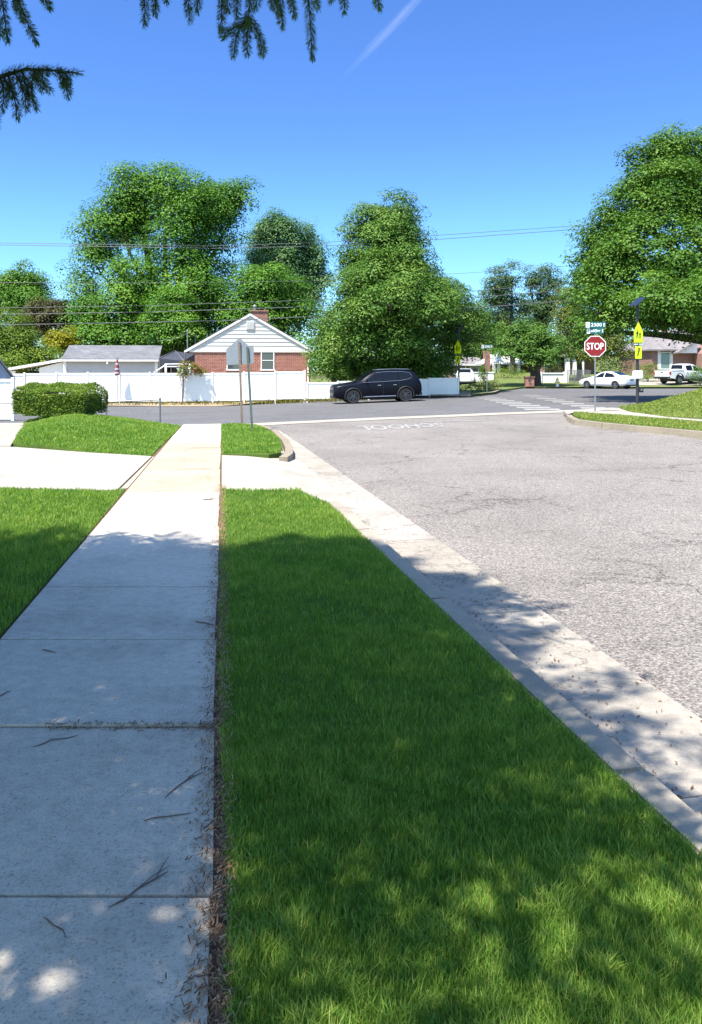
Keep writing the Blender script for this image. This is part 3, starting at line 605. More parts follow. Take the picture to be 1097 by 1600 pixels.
def tree(name, label, cat, base, lobes, mat, nleaf, size, rc, trunk=.3, bark='bark', group=None, limbs=True, Y=None, fill=.62, **kw):
    """lobes given as (px, py, half width px, half height px, depth offset m[, depth radius factor]) at distance Y"""
    bx, by = base; bz = T(bx, by)+.05; L = []
    for l in lobes:
        yy = Y+l[4]; s = yy/F; rx, rz = l[2]*s, l[3]*s; L.append(((WX(l[0], yy), yy, WZ(l[1], yy)), (rx, rx*(l[5] if len(l) > 5 else .95), rz)))
    root = thing(name, label, cat, (bx, by, bz), 0, group); off = Vector((bx, by, bz))
    F_ = list(L)
    if fill:
        for i, (c, r) in enumerate(L):
            near = sorted(L, key=lambda q: (q[0][0]-c[0])**2+(q[0][2]-c[2])**2)[1:4]
            for c2, r2 in near: F_.append((tuple((p+q)/2+random.uniform(-.2, .2) for p, q in zip(c, c2)), tuple((p+q)/2*fill*random.uniform(.8, 1.05) for p, q in zip(r, r2))))
    co, tn = crown(F_, int(nleaf*2.3), size*.79, rc, **kw); co = co-np.array(off); npmesh('crown', co, 4, mat, root, tn)
    if limbs:
        b = B(); zc = min(l[0][2] for l in L); fork = Vector((0, 0, max(.6, (zc-bz)*.7)))
        top = max(L, key=lambda l: l[0][2])
        b.tube([(0, 0, -.3), (0, 0, .25), fork*.6+Vector((.05, 0, 0)), fork], [trunk*1.35, trunk*1.05, trunk*.9, trunk*.8], 10)
        for c, r in L:
            e = Vector(c)-off; mid = fork.lerp(e, .5)+Vector((0, 0, .08*(e-fork).length)); n = 5
            pts = [fork*(1-t)**2+mid*2*t*(1-t)+e*t*t for t in [i/n for i in range(n+1)]]
            b.tube(pts, [trunk*.6*(1-.8*i/n) for i in range(n+1)], 6)
            for _ in range(3):
                d = Vector(unit(1)[0]); d.z = abs(d.z)*.6; s = pts[random.randint(3, 5)]; q = s+Vector((d.x*r[0], d.y*r[1], d.z*r[2]))*.85
                b.tube([s, s.lerp(q, .5)+Vector((0, 0, .1)), q], [trunk*.16, trunk*.11, trunk*.04], 5)
        b.build('trunk', m[bark], root, smooth=True)
    return root
YB = 72
tree('broadleaf_tree', 'tallest wide green tree, with heavy rounded masses, behind the grey roofed garage', 'tree', (WX(262, YB), YB),
     [(255, 300, 48, 38, 0), (205, 300, 40, 34, 1), (300, 320, 46, 42, -2), (340, 320, 34, 34, 1), (378, 310, 28, 26, 2), (182, 345, 30, 28, -1), (148, 365, 32, 36, 1), (225, 365, 50, 40, 3), (285, 390, 48, 44, -3), (335, 375, 34, 32, 1),
      (160, 430, 40, 40, 0), (225, 440, 50, 46, -3), (300, 455, 44, 46, -4), (345, 450, 32, 40, 0), (130, 480, 26, 34, -2), (175, 505, 44, 40, -4), (270, 505, 40, 44, -7), (235, 490, 40, 40, -2), (330, 510, 40, 40, -2), (125, 515, 24, 30, -2), (150, 535, 40, 28, -4), (215, 540, 40, 26, -4), (300, 540, 40, 26, -4)], m['ash'], 72000, .26, .95, .55, 'bark_dark', Y=YB)
tree('poplar_tree', 'silvery green tree with upright pointed shoots, right of the tallest tree', 'tree', (WX(440, 78), 78),
     [(430, 375, 22, 36, 0), (405, 385, 20, 30, 1), (455, 385, 16, 34, -1), (480, 390, 12, 30, 1), (440, 430, 44, 40, 0), (480, 430, 26, 34, 1), (400, 430, 24, 34, 0), (470, 480, 36, 34, 0), (432, 348, 6, 14, 0), (484, 362, 5, 12, 0), (418, 358, 5, 14, 1), (452, 360, 5, 12, -1), (495, 400, 14, 16, 0), (505, 440, 14, 14, 0)], m['poplar'], 30000, .24, .6, .4, Y=78, flat=1.1)
tree('maple_tree', 'mid height bright green tree just behind the brick gable house', 'tree', (WX(420, 68), 68),
     [(400, 450, 34, 30, 0), (440, 470, 40, 32, 1), (400, 500, 44, 38, -1), (470, 515, 34, 36, 0), (365, 500, 26, 36, 0), (425, 440, 26, 22, -1)], m['ash'], 22000, .24, .75, .3, Y=68)
tree('garden_tree', 'small bright green tree between the garage and the brick house', 'tree', (WX(272, 63), 63),
     [(272, 480, 30, 24, 0), (258, 510, 30, 30, 0), (285, 520, 24, 30, -1), (265, 545, 28, 20, 0)], m['ash'], 11000, .21, .6, .2, Y=63)
YC = 54.5
tree('chestnut_tree', 'tall tapering dark green tree standing behind the parked navy car', 'tree', (WX(612, YC), YC),
     [(618, 335, 36, 28, 0), (575, 355, 34, 30, 0), (640, 365, 26, 30, .5), (560, 395, 32, 34, 0), (608, 395, 44, 42, -1.5), (645, 410, 26, 32, 1), (555, 440, 34, 32, -.5), (605, 450, 46, 42, -2), (650, 455, 30, 32, 0), (560, 490, 46, 36, -2),
      (620, 500, 52, 38, -2.5), (675, 450, 26, 30, 2), (700, 470, 30, 32, 2), (690, 510, 44, 36, .2), (735, 500, 26, 30, 3), (560, 535, 52, 36, -2.5), (640, 540, 56, 40, -3), (708, 545, 40, 34, 1.2), (752, 515, 22, 26, 4.5), (560, 500, 40, 30, -4.5), (610, 478, 46, 34, -6.3), (668, 480, 44, 32, -6), (598, 535, 44, 30, -4.5), (645, 535, 34, 26, -5), (640, 450, 40, 30, -5), (690, 466, 32, 26, -4.5), (600, 428, 40, 32, -3.8), (640, 415, 32, 28, -3), (570, 452, 36, 30, -3.2), (610, 375, 34, 30, -2)], m['chestnut'], 86000, .19, .58, .4, 'bark_dark', Y=YC)
tree('understorey_tree', 'low leafy green shrub tree right of the brick house, over the low fence', 'tree', (WX(520, 55), 55),
     [(525, 520, 34, 36, 0), (505, 555, 24, 26, 0), (540, 565, 36, 24, -1), (590, 572, 44, 22, -1.5), (650, 572, 40, 22, -1.5), (695, 575, 22, 20, -.5), (510, 580, 26, 18, -2), (550, 585, 30, 16, -2), (610, 586, 34, 14, -2), (670, 586, 30, 14, -2)], m['chestnut'], 27000, .18, .5, .15, Y=55)
YM = 44
tree('shade_maple', 'huge dark green maple filling the right edge above the school sign', 'tree', (22.3, YM+1),
     [(1050, 240, 44, 40, 0), (1010, 262, 34, 34, -1), (1095, 255, 54, 46, 1), (985, 330, 46, 44, -1), (1050, 320, 60, 52, -3), (1120, 330, 60, 60, -2), (945, 375, 40, 40, 0), (1000, 400, 54, 50, -3.5), (1070, 400, 60, 54, -5), (920, 415, 32, 36, 1), (950, 440, 44, 40, -2),
      (1020, 465, 50, 44, -4), (1090, 470, 50, 44, -5), (915, 458, 28, 32, 1), (960, 490, 36, 34, -1), (1030, 505, 34, 26, -2), (1180, 400, 70, 80, 0), (1190, 270, 60, 60, 1), (1085, 520, 30, 22, -3), (1180, 500, 60, 50, 0), (935, 490, 34, 34, -4.5), (985, 500, 34, 28, -5), (1050, 470, 50, 40, -8), (1120, 470, 60, 44, -9), (920, 520, 24, 26, 1.5), (1055, 490, 40, 34, -5)], m['maple'], 84000, .185, .55, .55, 'bark_dark', Y=YM)
YF = 88
tree('locust_tree', 'airy grey green tree with sky showing through, left of the stop sign', 'tree', (WX(800, YF), YF),
     [(778, 440, 20, 22, 0), (800, 430, 12, 16, 1), (770, 465, 22, 16, 0), (797, 460, 18, 18, 0), (775, 490, 26, 16, 0), (815, 490, 20, 20, 1)], m['grey_green'], 5200, .25, .62, .3, 'bark_dark', Y=YF, flat=.6, inner=.1, fill=.45)
tree('locust_tree', 'thin crowned grey tree with bare twigs, between the airy tree and the maple', 'tree', (WX(845, YF+3), YF+3),
     [(825, 437, 16, 16, 0), (845, 440, 18, 20, 1), (860, 430, 10, 12, 0), (870, 455, 20, 20, 0), (840, 475, 28, 24, 0), (865, 490, 26, 26, 0), (830, 500, 24, 20, 0)], m['grey_green'], 7500, .25, .6, .34, 'bark_dark', Y=YF+3, flat=.7, inner=.1, fill=.45)
tree('verge_tree', 'low spreading tree with a thick dark trunk beside the yellow hydrant', 'tree', (WX(836, 71), 71),
     [(835, 540, 34, 20, 0), (800, 550, 30, 16, 0), (868, 550, 30, 16, 0), (825, 520, 26, 18, 0), (845, 565, 24, 12, -1), (785, 530, 24, 20, 1)], m['chestnut'], 11000, .22, .6, .52, 'bark_dark', Y=71)
tree('olive_tree', 'olive brown leaved tree directly behind the stop sign', 'tree', (WX(905, 78), 78),
     [(885, 480, 20, 26, 0), (900, 510, 28, 30, 0), (880, 540, 24, 26, 0), (920, 545, 28, 26, -1), (905, 470, 18, 20, 1), (945, 535, 26, 30, 0), (970, 545, 24, 26, 0)], m['olive'], 13000, .22, .6, .3, 'bark_dark', Y=78)
tree('backdrop_tree', 'dense green tree filling the gap behind the far street name sign', 'tree', (WX(760, 98), 98),
     [(760, 500, 34, 30, 0), (790, 525, 34, 30, 0), (735, 535, 40, 30, 0), (775, 550, 34, 16, 0), (850, 530, 40, 26, 3), (720, 555, 30, 16, 0)], m['maple'], 12000, .3, .9, .4, 'bark_dark', Y=98)
tree('round_tree', 'rounded mid green tree at the left edge of the picture', 'tree', (WX(35, 80), 80),
     [(40, 440, 26, 26, 0), (15, 460, 30, 30, 0), (65, 465, 24, 28, 0), (35, 490, 44, 34, -1), (-20, 470, 30, 40, 0)], m['ash'], 15000, .26, .8, .4, 'bark_dark', Y=80)
tree('plum_tree', 'reddish brown leaved tree above the yellow shrub', 'tree', (WX(80, 70), 70),
     [(90, 500, 22, 26, 0), (65, 490, 22, 22, 0), (50, 515, 26, 26, 0), (105, 490, 14, 16, 0)], m['plum'], 9000, .2, .55, .22, 'bark_dark', Y=70)
tree('leafy_tree', 'light green leafy tree left of the plum tree, behind the lean-to', 'tree', (WX(20, 60), 60),
     [(15, 520, 30, 30, 0), (-5, 545, 30, 34, 0), (40, 550, 30, 28, 0), (70, 562, 26, 20, 0), (20, 570, 34, 20, -1)], m['hedge'], 13000, .19, .5, .2, Y=60)
tree('yellow_shrub', 'bright yellow leaved shrub left of the garage roof', 'shrub', (WX(95, 66), 66),
     [(90, 535, 22, 14, 0), (110, 530, 12, 12, 0), (100, 550, 14, 14, 0), (78, 540, 12, 10, 0)], m['yellow'], 4200, .19, .4, .1, Y=66)
# small plants at the far corner and by the houses
def shrub(name, label, px, Y, w, h, mat, n, size, zf=T, cat='shrub', group=None, rc=.22):
    X = WX(px, Y); z = zf(X, Y)+.02; root = thing(name, label, cat, (X, Y, z), 0, group)
    co, tn = crown([((0, 0, h*.5), (w*.5, w*.45, h*.5)), ((w*.2, 0, h*.62), (w*.3, w*.3, h*.42)), ((-w*.22, .05, h*.55), (w*.28, w*.3, h*.42))], n, size, rc, .9)
    co[:,2] = np.maximum(co[:,2], .01); npmesh('foliage', co, 4, mat, root, tn)
    b = B()
    for k in range(5):
        a = k*1.257; e = Vector((math.cos(a)*w*.3, math.sin(a)*w*.28, h*.7)); b.tube([(0, 0, -.05), e*.5+Vector((0, 0, h*.1)), e], [.02, .014, .006], 5)
    b.build('stem', m['bark'], root); return root
shrub('weedy_shrub', 'straggly grey green weeds at the far kerb corner', 750, 55, 1.7, .75, m['grey_green'], 900, .10, cat='shrub')
shrub('weedy_shrub', 'low scrubby weeds on the far corner, right of the straggly ones', 768, 58, 1.2, .6, m['olive'], 600, .10)
shrub('weedy_shrub', 'small dark green clump at the foot of the far school sign pole', 724, 53, .7, .35, m['chestnut'], 400, .08)
shrub('garden_shrub', 'round yellow green shrub left of the white pickup', 1012, 76, 2.2, 1.5, m['hedge'], 1400, .12, zfar)
shrub('garden_shrub', 'dark green shrub below the front of the white pickup', 1094, 69.8+1.2, 1.6, 1.5, m['maple'], 1100, .12, zfar)
shrub('garden_shrub', 'reddish shrub between the white wall and the dark porch', 866, 82, 1.8, 1.3, m['plum'], 800, .13, zfar)
shrub('garden_shrub', 'dark shrubs hiding the foot of the far brick house', 962, 78, 3.2, 1.9, m['chestnut'], 1400, .14, zfar)
shrub('garden_shrub', 'low green planting in front of the white porch', 792, 82, 3.6, .9, m['hedge'], 1200, .12, zfar)
tree('corner_sapling', 'slim young tree in front of the far brick chimney', 'tree', (WX(758, 72), 72), [(757, 580, 5, 8, 0), (755, 590, 5, 7, 0)], m['hedge'], 500, .13, .2, .05, Y=72)
def distant():
    L = []
    for px in range(-120, 1260, 46):
        yy = random.uniform(118, 140); w = random.uniform(3.5, 6); hgt = random.uniform(3.5, 6.5) if not 660 < px < 900 else random.uniform(3, 5); L.append(((WX(px, yy), yy, hgt*.8), (w, w, hgt)))
    co, tn = crown(L, 34000, .42, 1.1); o = npmesh('distant_trees', co, 4, m['maple'], None, tn); tag(o, 'dark green mass of trees beyond the houses', 'trees', kind='stuff')
distant()
# foliage sprays over the right house
tree('birch_tree', 'light brown foliage hanging over the far right brick house', 'tree', (WX(1120, 74), 74), [(1088, 522, 14, 12, 0), (1110, 505, 24, 24, 0), (1125, 545, 20, 20, 0)], m['olive'], 3600, .16, .4, .18, Y=74)

# hedge
def hedge():
    zb = zmound(-7.6, 22.9); root = thing('clipped_hedge', 'clipped boxy green hedge on the mound at the left', 'hedge', (-8.12, 23.6, zb-.04))
    def blk(x0, x1, y0, y1, h0, h1, n):
        P, N = [], []
        for _ in range(n):
            f = random.random(); u, v = random.random(), random.random(); hh = h0+(h1-h0)*v
            if f < .42: p, q = (x0+(x1-x0)*u, y0, v*(h0-.04)), (0, -1, .15)
            elif f < .78: p, q = (x0+(x1-x0)*u, y0+(y1-y0)*v, hh), (0, -.1, 1)
            elif f < .92: p, q = (x1, y0+(y1-y0)*u, v*(h0+(h1-h0)*u)), (1, 0, .15)
            else: p, q = (x0, y0+(y1-y0)*u, v*(h0+(h1-h0)*u)), (-1, 0, .15)
            x, y, z = p; cx, cy = (x0+x1)/2, (y0+y1)/2
            t = max(0, z/h0-.72)/.28; x = cx+(x-cx)*(1-.07*t*t)-.05*0; y = cy+(y-cy)*(1-.05*t*t); low = max(0, .35-z)*.35; x = cx+(x-cx)*(1-low*.35)
            wob = .025*math.sin(x*5.1+z*4)+.02*math.sin(y*6+x*3.3); q = Vector(q)
            P.append((x+q.x*wob+random.gauss(0, .025), y+q.y*wob+random.gauss(0, .025), max(.02, z+(wob+random.gauss(0, .02) if q.z > .5 else 0)))); N.append(tuple(q+Vector((0, 0, .35))))
        return np.array(P), np.array(N)
    a, an = blk(-.80, .88, -1.0, 1.2, .64, .86, 24000); b_, bn = blk(-1.5, -.75, .1, 1.6, .70, .86, 9000)
    P, N = np.concatenate([a, b_]), np.concatenate([an, bn])
    npmesh('foliage', leaf_quads(P, N, .052, .65, 1.1), 4, m['hedge'], root, .45+rng.normal(0, .2, len(P))+.12*np.sin(P[:,0]*7)*np.sin(P[:,2]*9))
    c = B(); c.box(-.68, .74, -.86, 1.05, .05, .54); c.box(-1.38, -.68, .25, 1.45, .05, .60); c.build('branches', m['bark_dark'], root)
hedge()

# ------------------------------------------------------------------ the spruce overhead
def spruce():
    bx, by = -4.3, 1.9; root = thing('spruce_tree', 'dark green spruce whose drooping boughs hang into the top of the picture', 'tree', (bx, by, 0)); off = Vector((bx, by, 0))
    random.seed(SPRUCE_SEED); HT, R0 = 14., 4.85; wood = B(); cards, ct = [], []; cand = []
    def hidden(p):                                        # the photograph shows nothing of the crown here, so no bough grows here
        if math.hypot(p.x, p.y) < 2.2 and p.z < 3.6: return False
        if p.y < .3: return True
        px, py = CX+p.x/p.y*F, HY-(p.z-EYE)/p.y*F
        return px < -25 or px > 1150 or py < -25
    z = 2.4
    while z < HT-.4:
        t = (z-2.4)/(HT-2.4); Rr = R0*(1-t)**.8+.25; nb = max(4, int(11*(1-t)**.5)); ph = random.uniform(0, 6.3)
        for k in range(nb):
            a = ph+2*math.pi*k/nb+random.uniform(-.25, .25)
            gap = abs((math.degrees(a)+180) % 360-180+27+(z-5)*9) < 11 and 3.4 < z < 9.8
            L = Rr*random.uniform(.8, 1.1); L = min(L, 3.0) if gap and random.random() < .85 else L; d = Vector((math.cos(a), math.sin(a), 0)); st = off+Vector((0, 0, z)); pts = []
            for i in range(9):
                s = i/8; pts.append(st+d*L*s+Vector((0, 0, L*(.16*s-.34*s*s+.10*s**3)))+Vector((random.uniform(-.04, .04), random.uniform(-.04, .04), 0)))
            n = 9
            for i in range(1, 9):
                if not hidden(pts[i]+Vector((0, 0, -.25))): n = i; break
            if n < 3: continue
            wood.tube([p-off for p in pts[:n]], [.045*(1-.8*i/8)*(Rr/R0+.3) for i in range(n)], 5)
            for i in range(1, n):
                for _ in range(int(12+5*i)):
                    p = pts[i].lerp(pts[i-1], random.random()); sd = random.choice((-1, 1)); w = (L*.28)*(1-.55*i/8)*random.random()
                    lat = Vector((-d.y, d.x, 0))*sd; c = p+lat*w+d*w*.5+Vector((0, 0, -.10-.25*random.random()*random.random())); dirn = (lat*random.uniform(.2, .8)+d*random.uniform(.2, .8)+Vector((0, 0, random.uniform(-1.2, -.1)))).normalized()
                    if hidden(c) and hidden(c+dirn*.3): cand.append((c, dirn))
        z += .42+.25*t
    C_ = np.array([c for c, _ in cand]); Dn = np.array([d for _, d in cand]); print('spruce sprays', len(C_))
    for rep in range(5):
        n = len(C_); e = unit(n); ax_ = Dn+e*.55; ax_ /= np.linalg.norm(ax_, axis=1, keepdims=True); sd = np.cross(ax_, unit(n)); sd /= np.linalg.norm(sd, axis=1, keepdims=True)
        L = rng.uniform(.10, .24, n)[:,None]; W = rng.uniform(.010, .022, n)[:,None]; s = C_+Dn*rng.uniform(-.02, .16, n)[:,None]
        cards.append(np.stack([s-sd*W*.6, s+ax_*L*.5-sd*W, s+ax_*L, s+ax_*L*.5+sd*W], 1).reshape(-1, 3)); ct.append(rng.uniform(.1, .8, n))
    npmesh('foliage', np.concatenate(cards)-np.array(off), 4, m['needle'], root, np.concatenate(ct))
    # boughs that reach into the picture, with single needles
    N_, NT = [], []
    def twig(p0, p1, dens=2600, nl=.028, sag=.0, tip=.5):
        p0, p1 = Vector(p0), Vector(p1); Ln = (p1-p0).length; n = int(dens*Ln); axis = (p1-p0).normalized(); a = axis.orthogonal().normalized(); b = axis.cross(a)
        bend = Vector((random.uniform(-.02, .02), random.uniform(-.02, .02), -sag)); q = lambda t: p0.lerp(p1, t)+bend*4*t*(1-t)
        wood.tube([q(i/5)-off for i in range(6)], [.0034*(1-.6*i/5) for i in range(6)], 5)
        for i in range(n):
            t = random.random(); an = random.uniform(0, 6.283); r = a*math.cos(an)+b*math.sin(an); fw = random.uniform(.35, 1.0)+(1.1 if t > .93 else 0)
            d = (r+axis*fw).normalized(); l = nl*random.uniform(.7, 1.15)*(1-.15*t); s = q(t)+r*.002; w = r.cross(axis)*.0013
            N_.append((s-w, s+d*l*.6-w*.9, s+d*l, s+d*l*.6+w*.9)); NT.append(min(1, max(0, .15+.55*max(0, t-.55)*tip*2+random.gauss(.1, .13))))
    def PX(px, py, y): return PT(px, py, y)
    hang = [(-6, -60, 12, 62, 2.9), (8, -50, 56, 66, 2.8), (40, -60, 78, 12, 3.0), (-30, 0, 2, 56, 2.7), (20, -50, 36, 30, 2.9), (214, -60, 226, 38, 3.1), (238, -60, 243, 22, 3.1), (258, -60, 262, 4, 3.2), (292, -60, 297, 31, 3.0), (318, -60, 308, 18, 3.1), (336, -60, 344, 46, 3.0), (366, -60, 370, 30, 3.1), (390, -60, 388, 34, 2.95),
            (388, 24, 366, 88, 2.95), (388, 26, 408, 84, 2.95), (384, 38, 350, 58, 2.9), (390, 30, 387, 84, 2.98), (402, -60, 398, 14, 3.1), (446, -60, 443, 41, 3.0), (462, -60, 462, 26, 3.1), (474, -70, 488, 90, 2.9), (500, -60, 497, 12, 3.1), (534, -60, 538, 18, 3.1), (526, -60, 516, 2, 3.1), (586, -60, 594, 13, 3.1), (352, -60, 356, 16, 3.1), (420, -60, 424, 10, 3.15), (430, -60, 436, 22, 3.1)]
    for x0, y0, x1, y1, yy in hang: twig(PX(x0, y0, yy), PX(x1, y1, yy-.06), sag=.0)
    # the level branch at the left edge and what hangs from it
    main = [PX(x, y, 2.75) for x, y in ((-190, 190), (-60, 138), (0, 120), (40, 108), (84, 110), (123, 114))]
    wood.tube([p-off for p in main], [.011, .009, .007, .005, .004, .002], 6)
    for p, q in zip(main[1:], main[2:]): twig(p, q)
    for x0, y0, x1, y1 in ((-20, 126, -8, 200), (4, 119, 26, 184), (0, 120, 2, 172), (22, 114, 40, 172), (34, 110, 57, 168), (52, 108, 66, 140), (70, 109, 80, 142), (88, 110, 105, 150), (60, 108, 50, 150), (-30, 126, -20, 170), (100, 112, 96, 132), (12, 116, 14, 150)): twig(PX(x0, y0, 2.75), PX(x1, y1, 2.72))
    # the boughs above the frame that carry the hanging shoots
    for pts in ([(-200, -10), (-60, -58), (60, -62)], [(100, -60), (250, -70), (420, -68), (600, -62)], [(-40, -2), (20, -52), (60, -60)]):
        P = [PX(x, y, 3.05) for x, y in pts]; st = off+Vector((0, 0, P[0].z+.25)); wood.tube([p-off for p in [st]+P], [.03]+[.02*(1-.7*i/len(P)) for i in range(len(P))], 6)
    npmesh('needles', np.array(N_).reshape(-1, 3)-np.array(off), 4, m['needle'], root, np.array(NT)); print('needles', len(N_))
    wood.tube([(0, 0, -.2), (0, 0, .3), (0, .02, 5), (0, 0, 11), (0, 0, HT)], [.36, .27, .2, .11, .02], 12); wood.build('trunk', m['bark_dark'], root, smooth=True)
spruce()

# ------------------------------------------------------------------ fences
FY0, FS = 49.6, .17                                       # the fence line: Y = FY0 + FS * X
def fence_pt(px): Y = FY0/(1-FS*(px-CX)/F); return WX(px, Y), Y
fa = math.atan(FS)
def fence(name, label, pxs, h, mat, z_off, skip=()):
    x, y = fence_pt(pxs[0]); root = thing(name, label, 'fence', (x, y, 0), fa)
    inv = Matrix.Translation((x, y, 0)) @ Matrix.Rotation(fa, 4, 'Z'); inv = inv.inverted(); P = []
    for p in pxs:
        a, b = fence_pt(p); q = inv @ Vector((a, b, 0)); P.append((q.x, zdirt(a, b)+z_off, T(a, b)))
    for u, z, t in P:
        b = B(); b.box(u-.05, u+.05, -.05, .05, z-.5, z+h+.01); b.hexa([(u-.065,-.065,z+h+.01),(u+.065,-.065,z+h+.01),(u+.065,.065,z+h+.01),(u-.065,.065,z+h+.01),(u-.02,-.02,z+h+.05),(u+.02,-.02,z+h+.05),(u+.02,.02,z+h+.05),(u-.02,.02,z+h+.05)]); b.build('post', mat, root)
    for (u0, z0, _), (u1, z1, _) in zip(P, P[1:]):
        b = B(); n = max(3, int((u1-u0-.13)/.165)); w = (u1-u0-.13)/n; z = (z0+z1)/2
        for i in range(n):
            a = u0+.065+w*i; s = z0+(z1-z0)*(i+.5)/n
            b.box(a-.004, a+w+.004, -.012-.003*(i % 2), .012+.003*(i % 2), z+.09, z+h-.11)
        b.box(u0+.065, u1-.065, -.028, .028, z+h-.12, z+h); b.box(u0+.065, u1-.065, -.028, .028, z+.02, z+.12)
        b.build('panel', mat, root)
    return root
fence('vinyl_fence', 'tall white vinyl privacy fence in front of the brick gable house', [-60, -11, 38, 88, 137, 186, 234, 283, 332, 381, 430, 476], 1.66, m['vinyl'], .06)
fence('vinyl_fence', 'lower white vinyl fence behind the parked navy car, shaded at its right', [480, 528, 576, 624, 671, 716], 1.02, m['vinyl'], .0)
# chain link fence by the mound
def chain():
    Y = 27.; pts = [(-160, 632), (60, 629.5), (166, 628), (250, 624.5)]
    A = [PT(x, y, Y) for x, y in pts]; root = thing('chain_link_fence', 'short grey chain link fence ending in a post beyond the mound', 'fence', (A[-1].x, A[-1].y, T(A[-1].x, Y))); o = root.location
    for p in (A[0], A[1], A[2], A[3]):
        b = B(); zb = T(p.x, Y)-.1; b.tube([(p.x-o.x, p.y-o.y, zb-o.z), (p.x-o.x, p.y-o.y, p.z-o.z+.03)], .032, 8); b.lathe([(.04, p.z-o.z+.02), (.038, p.z-o.z+.05), (.012, p.z-o.z+.075)], 8, (p.x-o.x, p.y-o.y, 0)); b.build('post', m['galv'], root, True)
    b = B(); b.tube([p-o for p in A], .021, 6); b.build('top_rail', m['galv'], root, True)
    b = B(); x0, x1 = A[0].x-o.x, 0; zt = -.03; n = int((x1-x0)/.075)
    for i in range(-8, n):
        for s in (1, -1):
            a = x0+i*.075; e = a+.62; lo, hi = (a, e) if s > 0 else (e, a)
            f0 = Vector((lo, 0, .05)); f1 = Vector((hi, 0, A[3].z-o.z-.04))
            if min(lo, hi) < x0 or max(lo, hi) > x1: continue
            b.tube([f0, f1], .0022, 3, False)
    b.build('wire_mesh', m['galv'], root)
chain()

# ------------------------------------------------------------------ houses
def windowed(root, x0, x1, z0, z1, y, glass='glass', mull=True, name='window', trim='white', d=.05, midrail=True):
    b = B(); w = .07; b.box(x0-w, x1+w, y-d, y+.02, z1, z1+w); b.box(x0-w, x0, y-d, y+.02, z0, z1); b.box(x1, x1+w, y-d, y+.02, z0, z1); b.box(x0-w-.05, x1+w+.05, y-d-.05, y+.02, z0-.09, z0)
    if midrail: b.box(x0, x1, y-d+.012, y+.02, (z0+z1)/2-.025, (z0+z1)/2+.025)
    wn = b.build(name, m[trim], root); g = B(); g.box(x0, x1, y-.02, y+.015, z0, z1); g.build('pane', m[glass], wn); return wn
def gable_house():
    Y = 59.; c = WX(391, Y); zb = -.55; root = thing('brick_house', 'red brick house with a white sided gable and brick chimney behind the fence', 'house', (c, Y, zb), R(8.5))
    hw = (485-298)/2/F*Y; ez = WZ(546, Y)-zb; rz = WZ(492, Y)-zb; dp = 11.
    b = B(); b.box(-hw, hw, 0, dp, -.6, ez-.06); b.build('wall', m['brick'], root)
    b = B(); n = 9                                       # lap boards
    for i in range(n):
        z0, z1 = ez+(rz-ez)*i/n, ez+(rz-ez)*(i+1)/n; w0, w1 = hw*(1-i/n), hw*(1-(i+1)/n)
        b.hexa([(-w0, -.05, z0), (w0, -.05, z0), (w0, .05, z0), (-w0, .05, z0), (-w1, -.012, z1), (w1, -.012, z1), (w1, .05, z1), (-w1, .05, z1)])
    b.box(-hw-.02, hw+.02, -.07, .06, ez-.20, ez-.005); b.build('gable_siding', m['siding'], root)
    v = B(); v.box(-.28, .28, -.12, -.05, rz-1.05, rz-.45)
    for i in range(6): v.box(-.24, .24, -.135, -.115, rz-1.0+i*.09, rz-.96+i*.09)
    v.build('gable_vent', m['siding'], root)
    oh = .35; sl = (rz-ez)/hw
    rf = B()
    for s in (-1, 1):
        e = s*(hw+oh); ze = ez-sl*oh
        rf.hexa([(e, -.10, ze), (e, dp+.3, ze), (0, dp+.3, rz), (0, -.10, rz), (e, -.10, ze+.13), (e, dp+.3, ze+.13), (0, dp+.3, rz+.14), (0, -.10, rz+.14)])
    roof = rf.build('roof', m['roof'], root)
    fb = B()
    for s in (-1, 1):
        e = s*(hw+oh); ze = ez-sl*oh
        fb.hexa([(e, -.13, ze-.08), (e, -.105, ze-.08), (0, -.105, rz-.06), (0, -.13, rz-.06), (e, -.13, ze+.08), (e, -.105, ze+.08), (0, -.105, rz+.09), (0, -.13, rz+.09)])
    fb.build('fascia', m['white'], root)
    ch = B(); ch.box(.15, 1.35, 2.4, 3.2, rz-1.2, rz+.42); ck = ch.build('chimney', m['brick'], roof); cp = B(); cp.box(.08, 1.42, 2.33, 3.27, rz+.425, rz+.52); cp.build('chimney_cap', m['terracotta'], ck)
    cp = B(); cp.lathe([(.10, rz+.53), (.10, rz+.8), (.16, rz+.82), (.05, rz+.95)], 10, (.42, 2.8, 0)); cp.build('flue', m['galv'], ck, True)
    for x in (-3.95, -3.1):
        p = B(); p.lathe([(.05, rz-2.6), (.05, rz-1.25)], 8, (x, 3.5, 0)); p.build('vent_pipe', m['galv'], roof, True)
    wz0, wz1 = WZ(577, Y)-zb, WZ(549, Y)-zb
    for p0, p1 in ((356, 374), (409, 427)): windowed(root, WX(p0, Y)-c, WX(p1, Y)-c, wz0, wz1, -.01)
    dsp = B(); xx = hw-.12; dsp.tube([(hw+.33, -.25, ez-.2), (hw+.30, -.22, ez-.45), (xx+.05, -.10, ez-.75), (xx, -.08, ez-.95), (xx, -.08, .2)], .055, 8); dsp.build('downspout', m['white'], root, True)
    gt = B(); gt.box(hw+.33, hw+.45, -.36, dp, ez-.27, ez-.14); gt.build('eave_gutter', m['white'], root)
    mt = B(); mt.tube([(-hw-.2, 1.6, ez-.3), (-hw-.2, 1.6, ez+1.25)], .045, 6); mt.lathe([(.07, ez+1.25), (.08, ez+1.4), (.02, ez+1.46)], 8, (-hw-.2, 1.6, 0)); mt.build('service_mast', m['galv'], root, True)
gable_house()
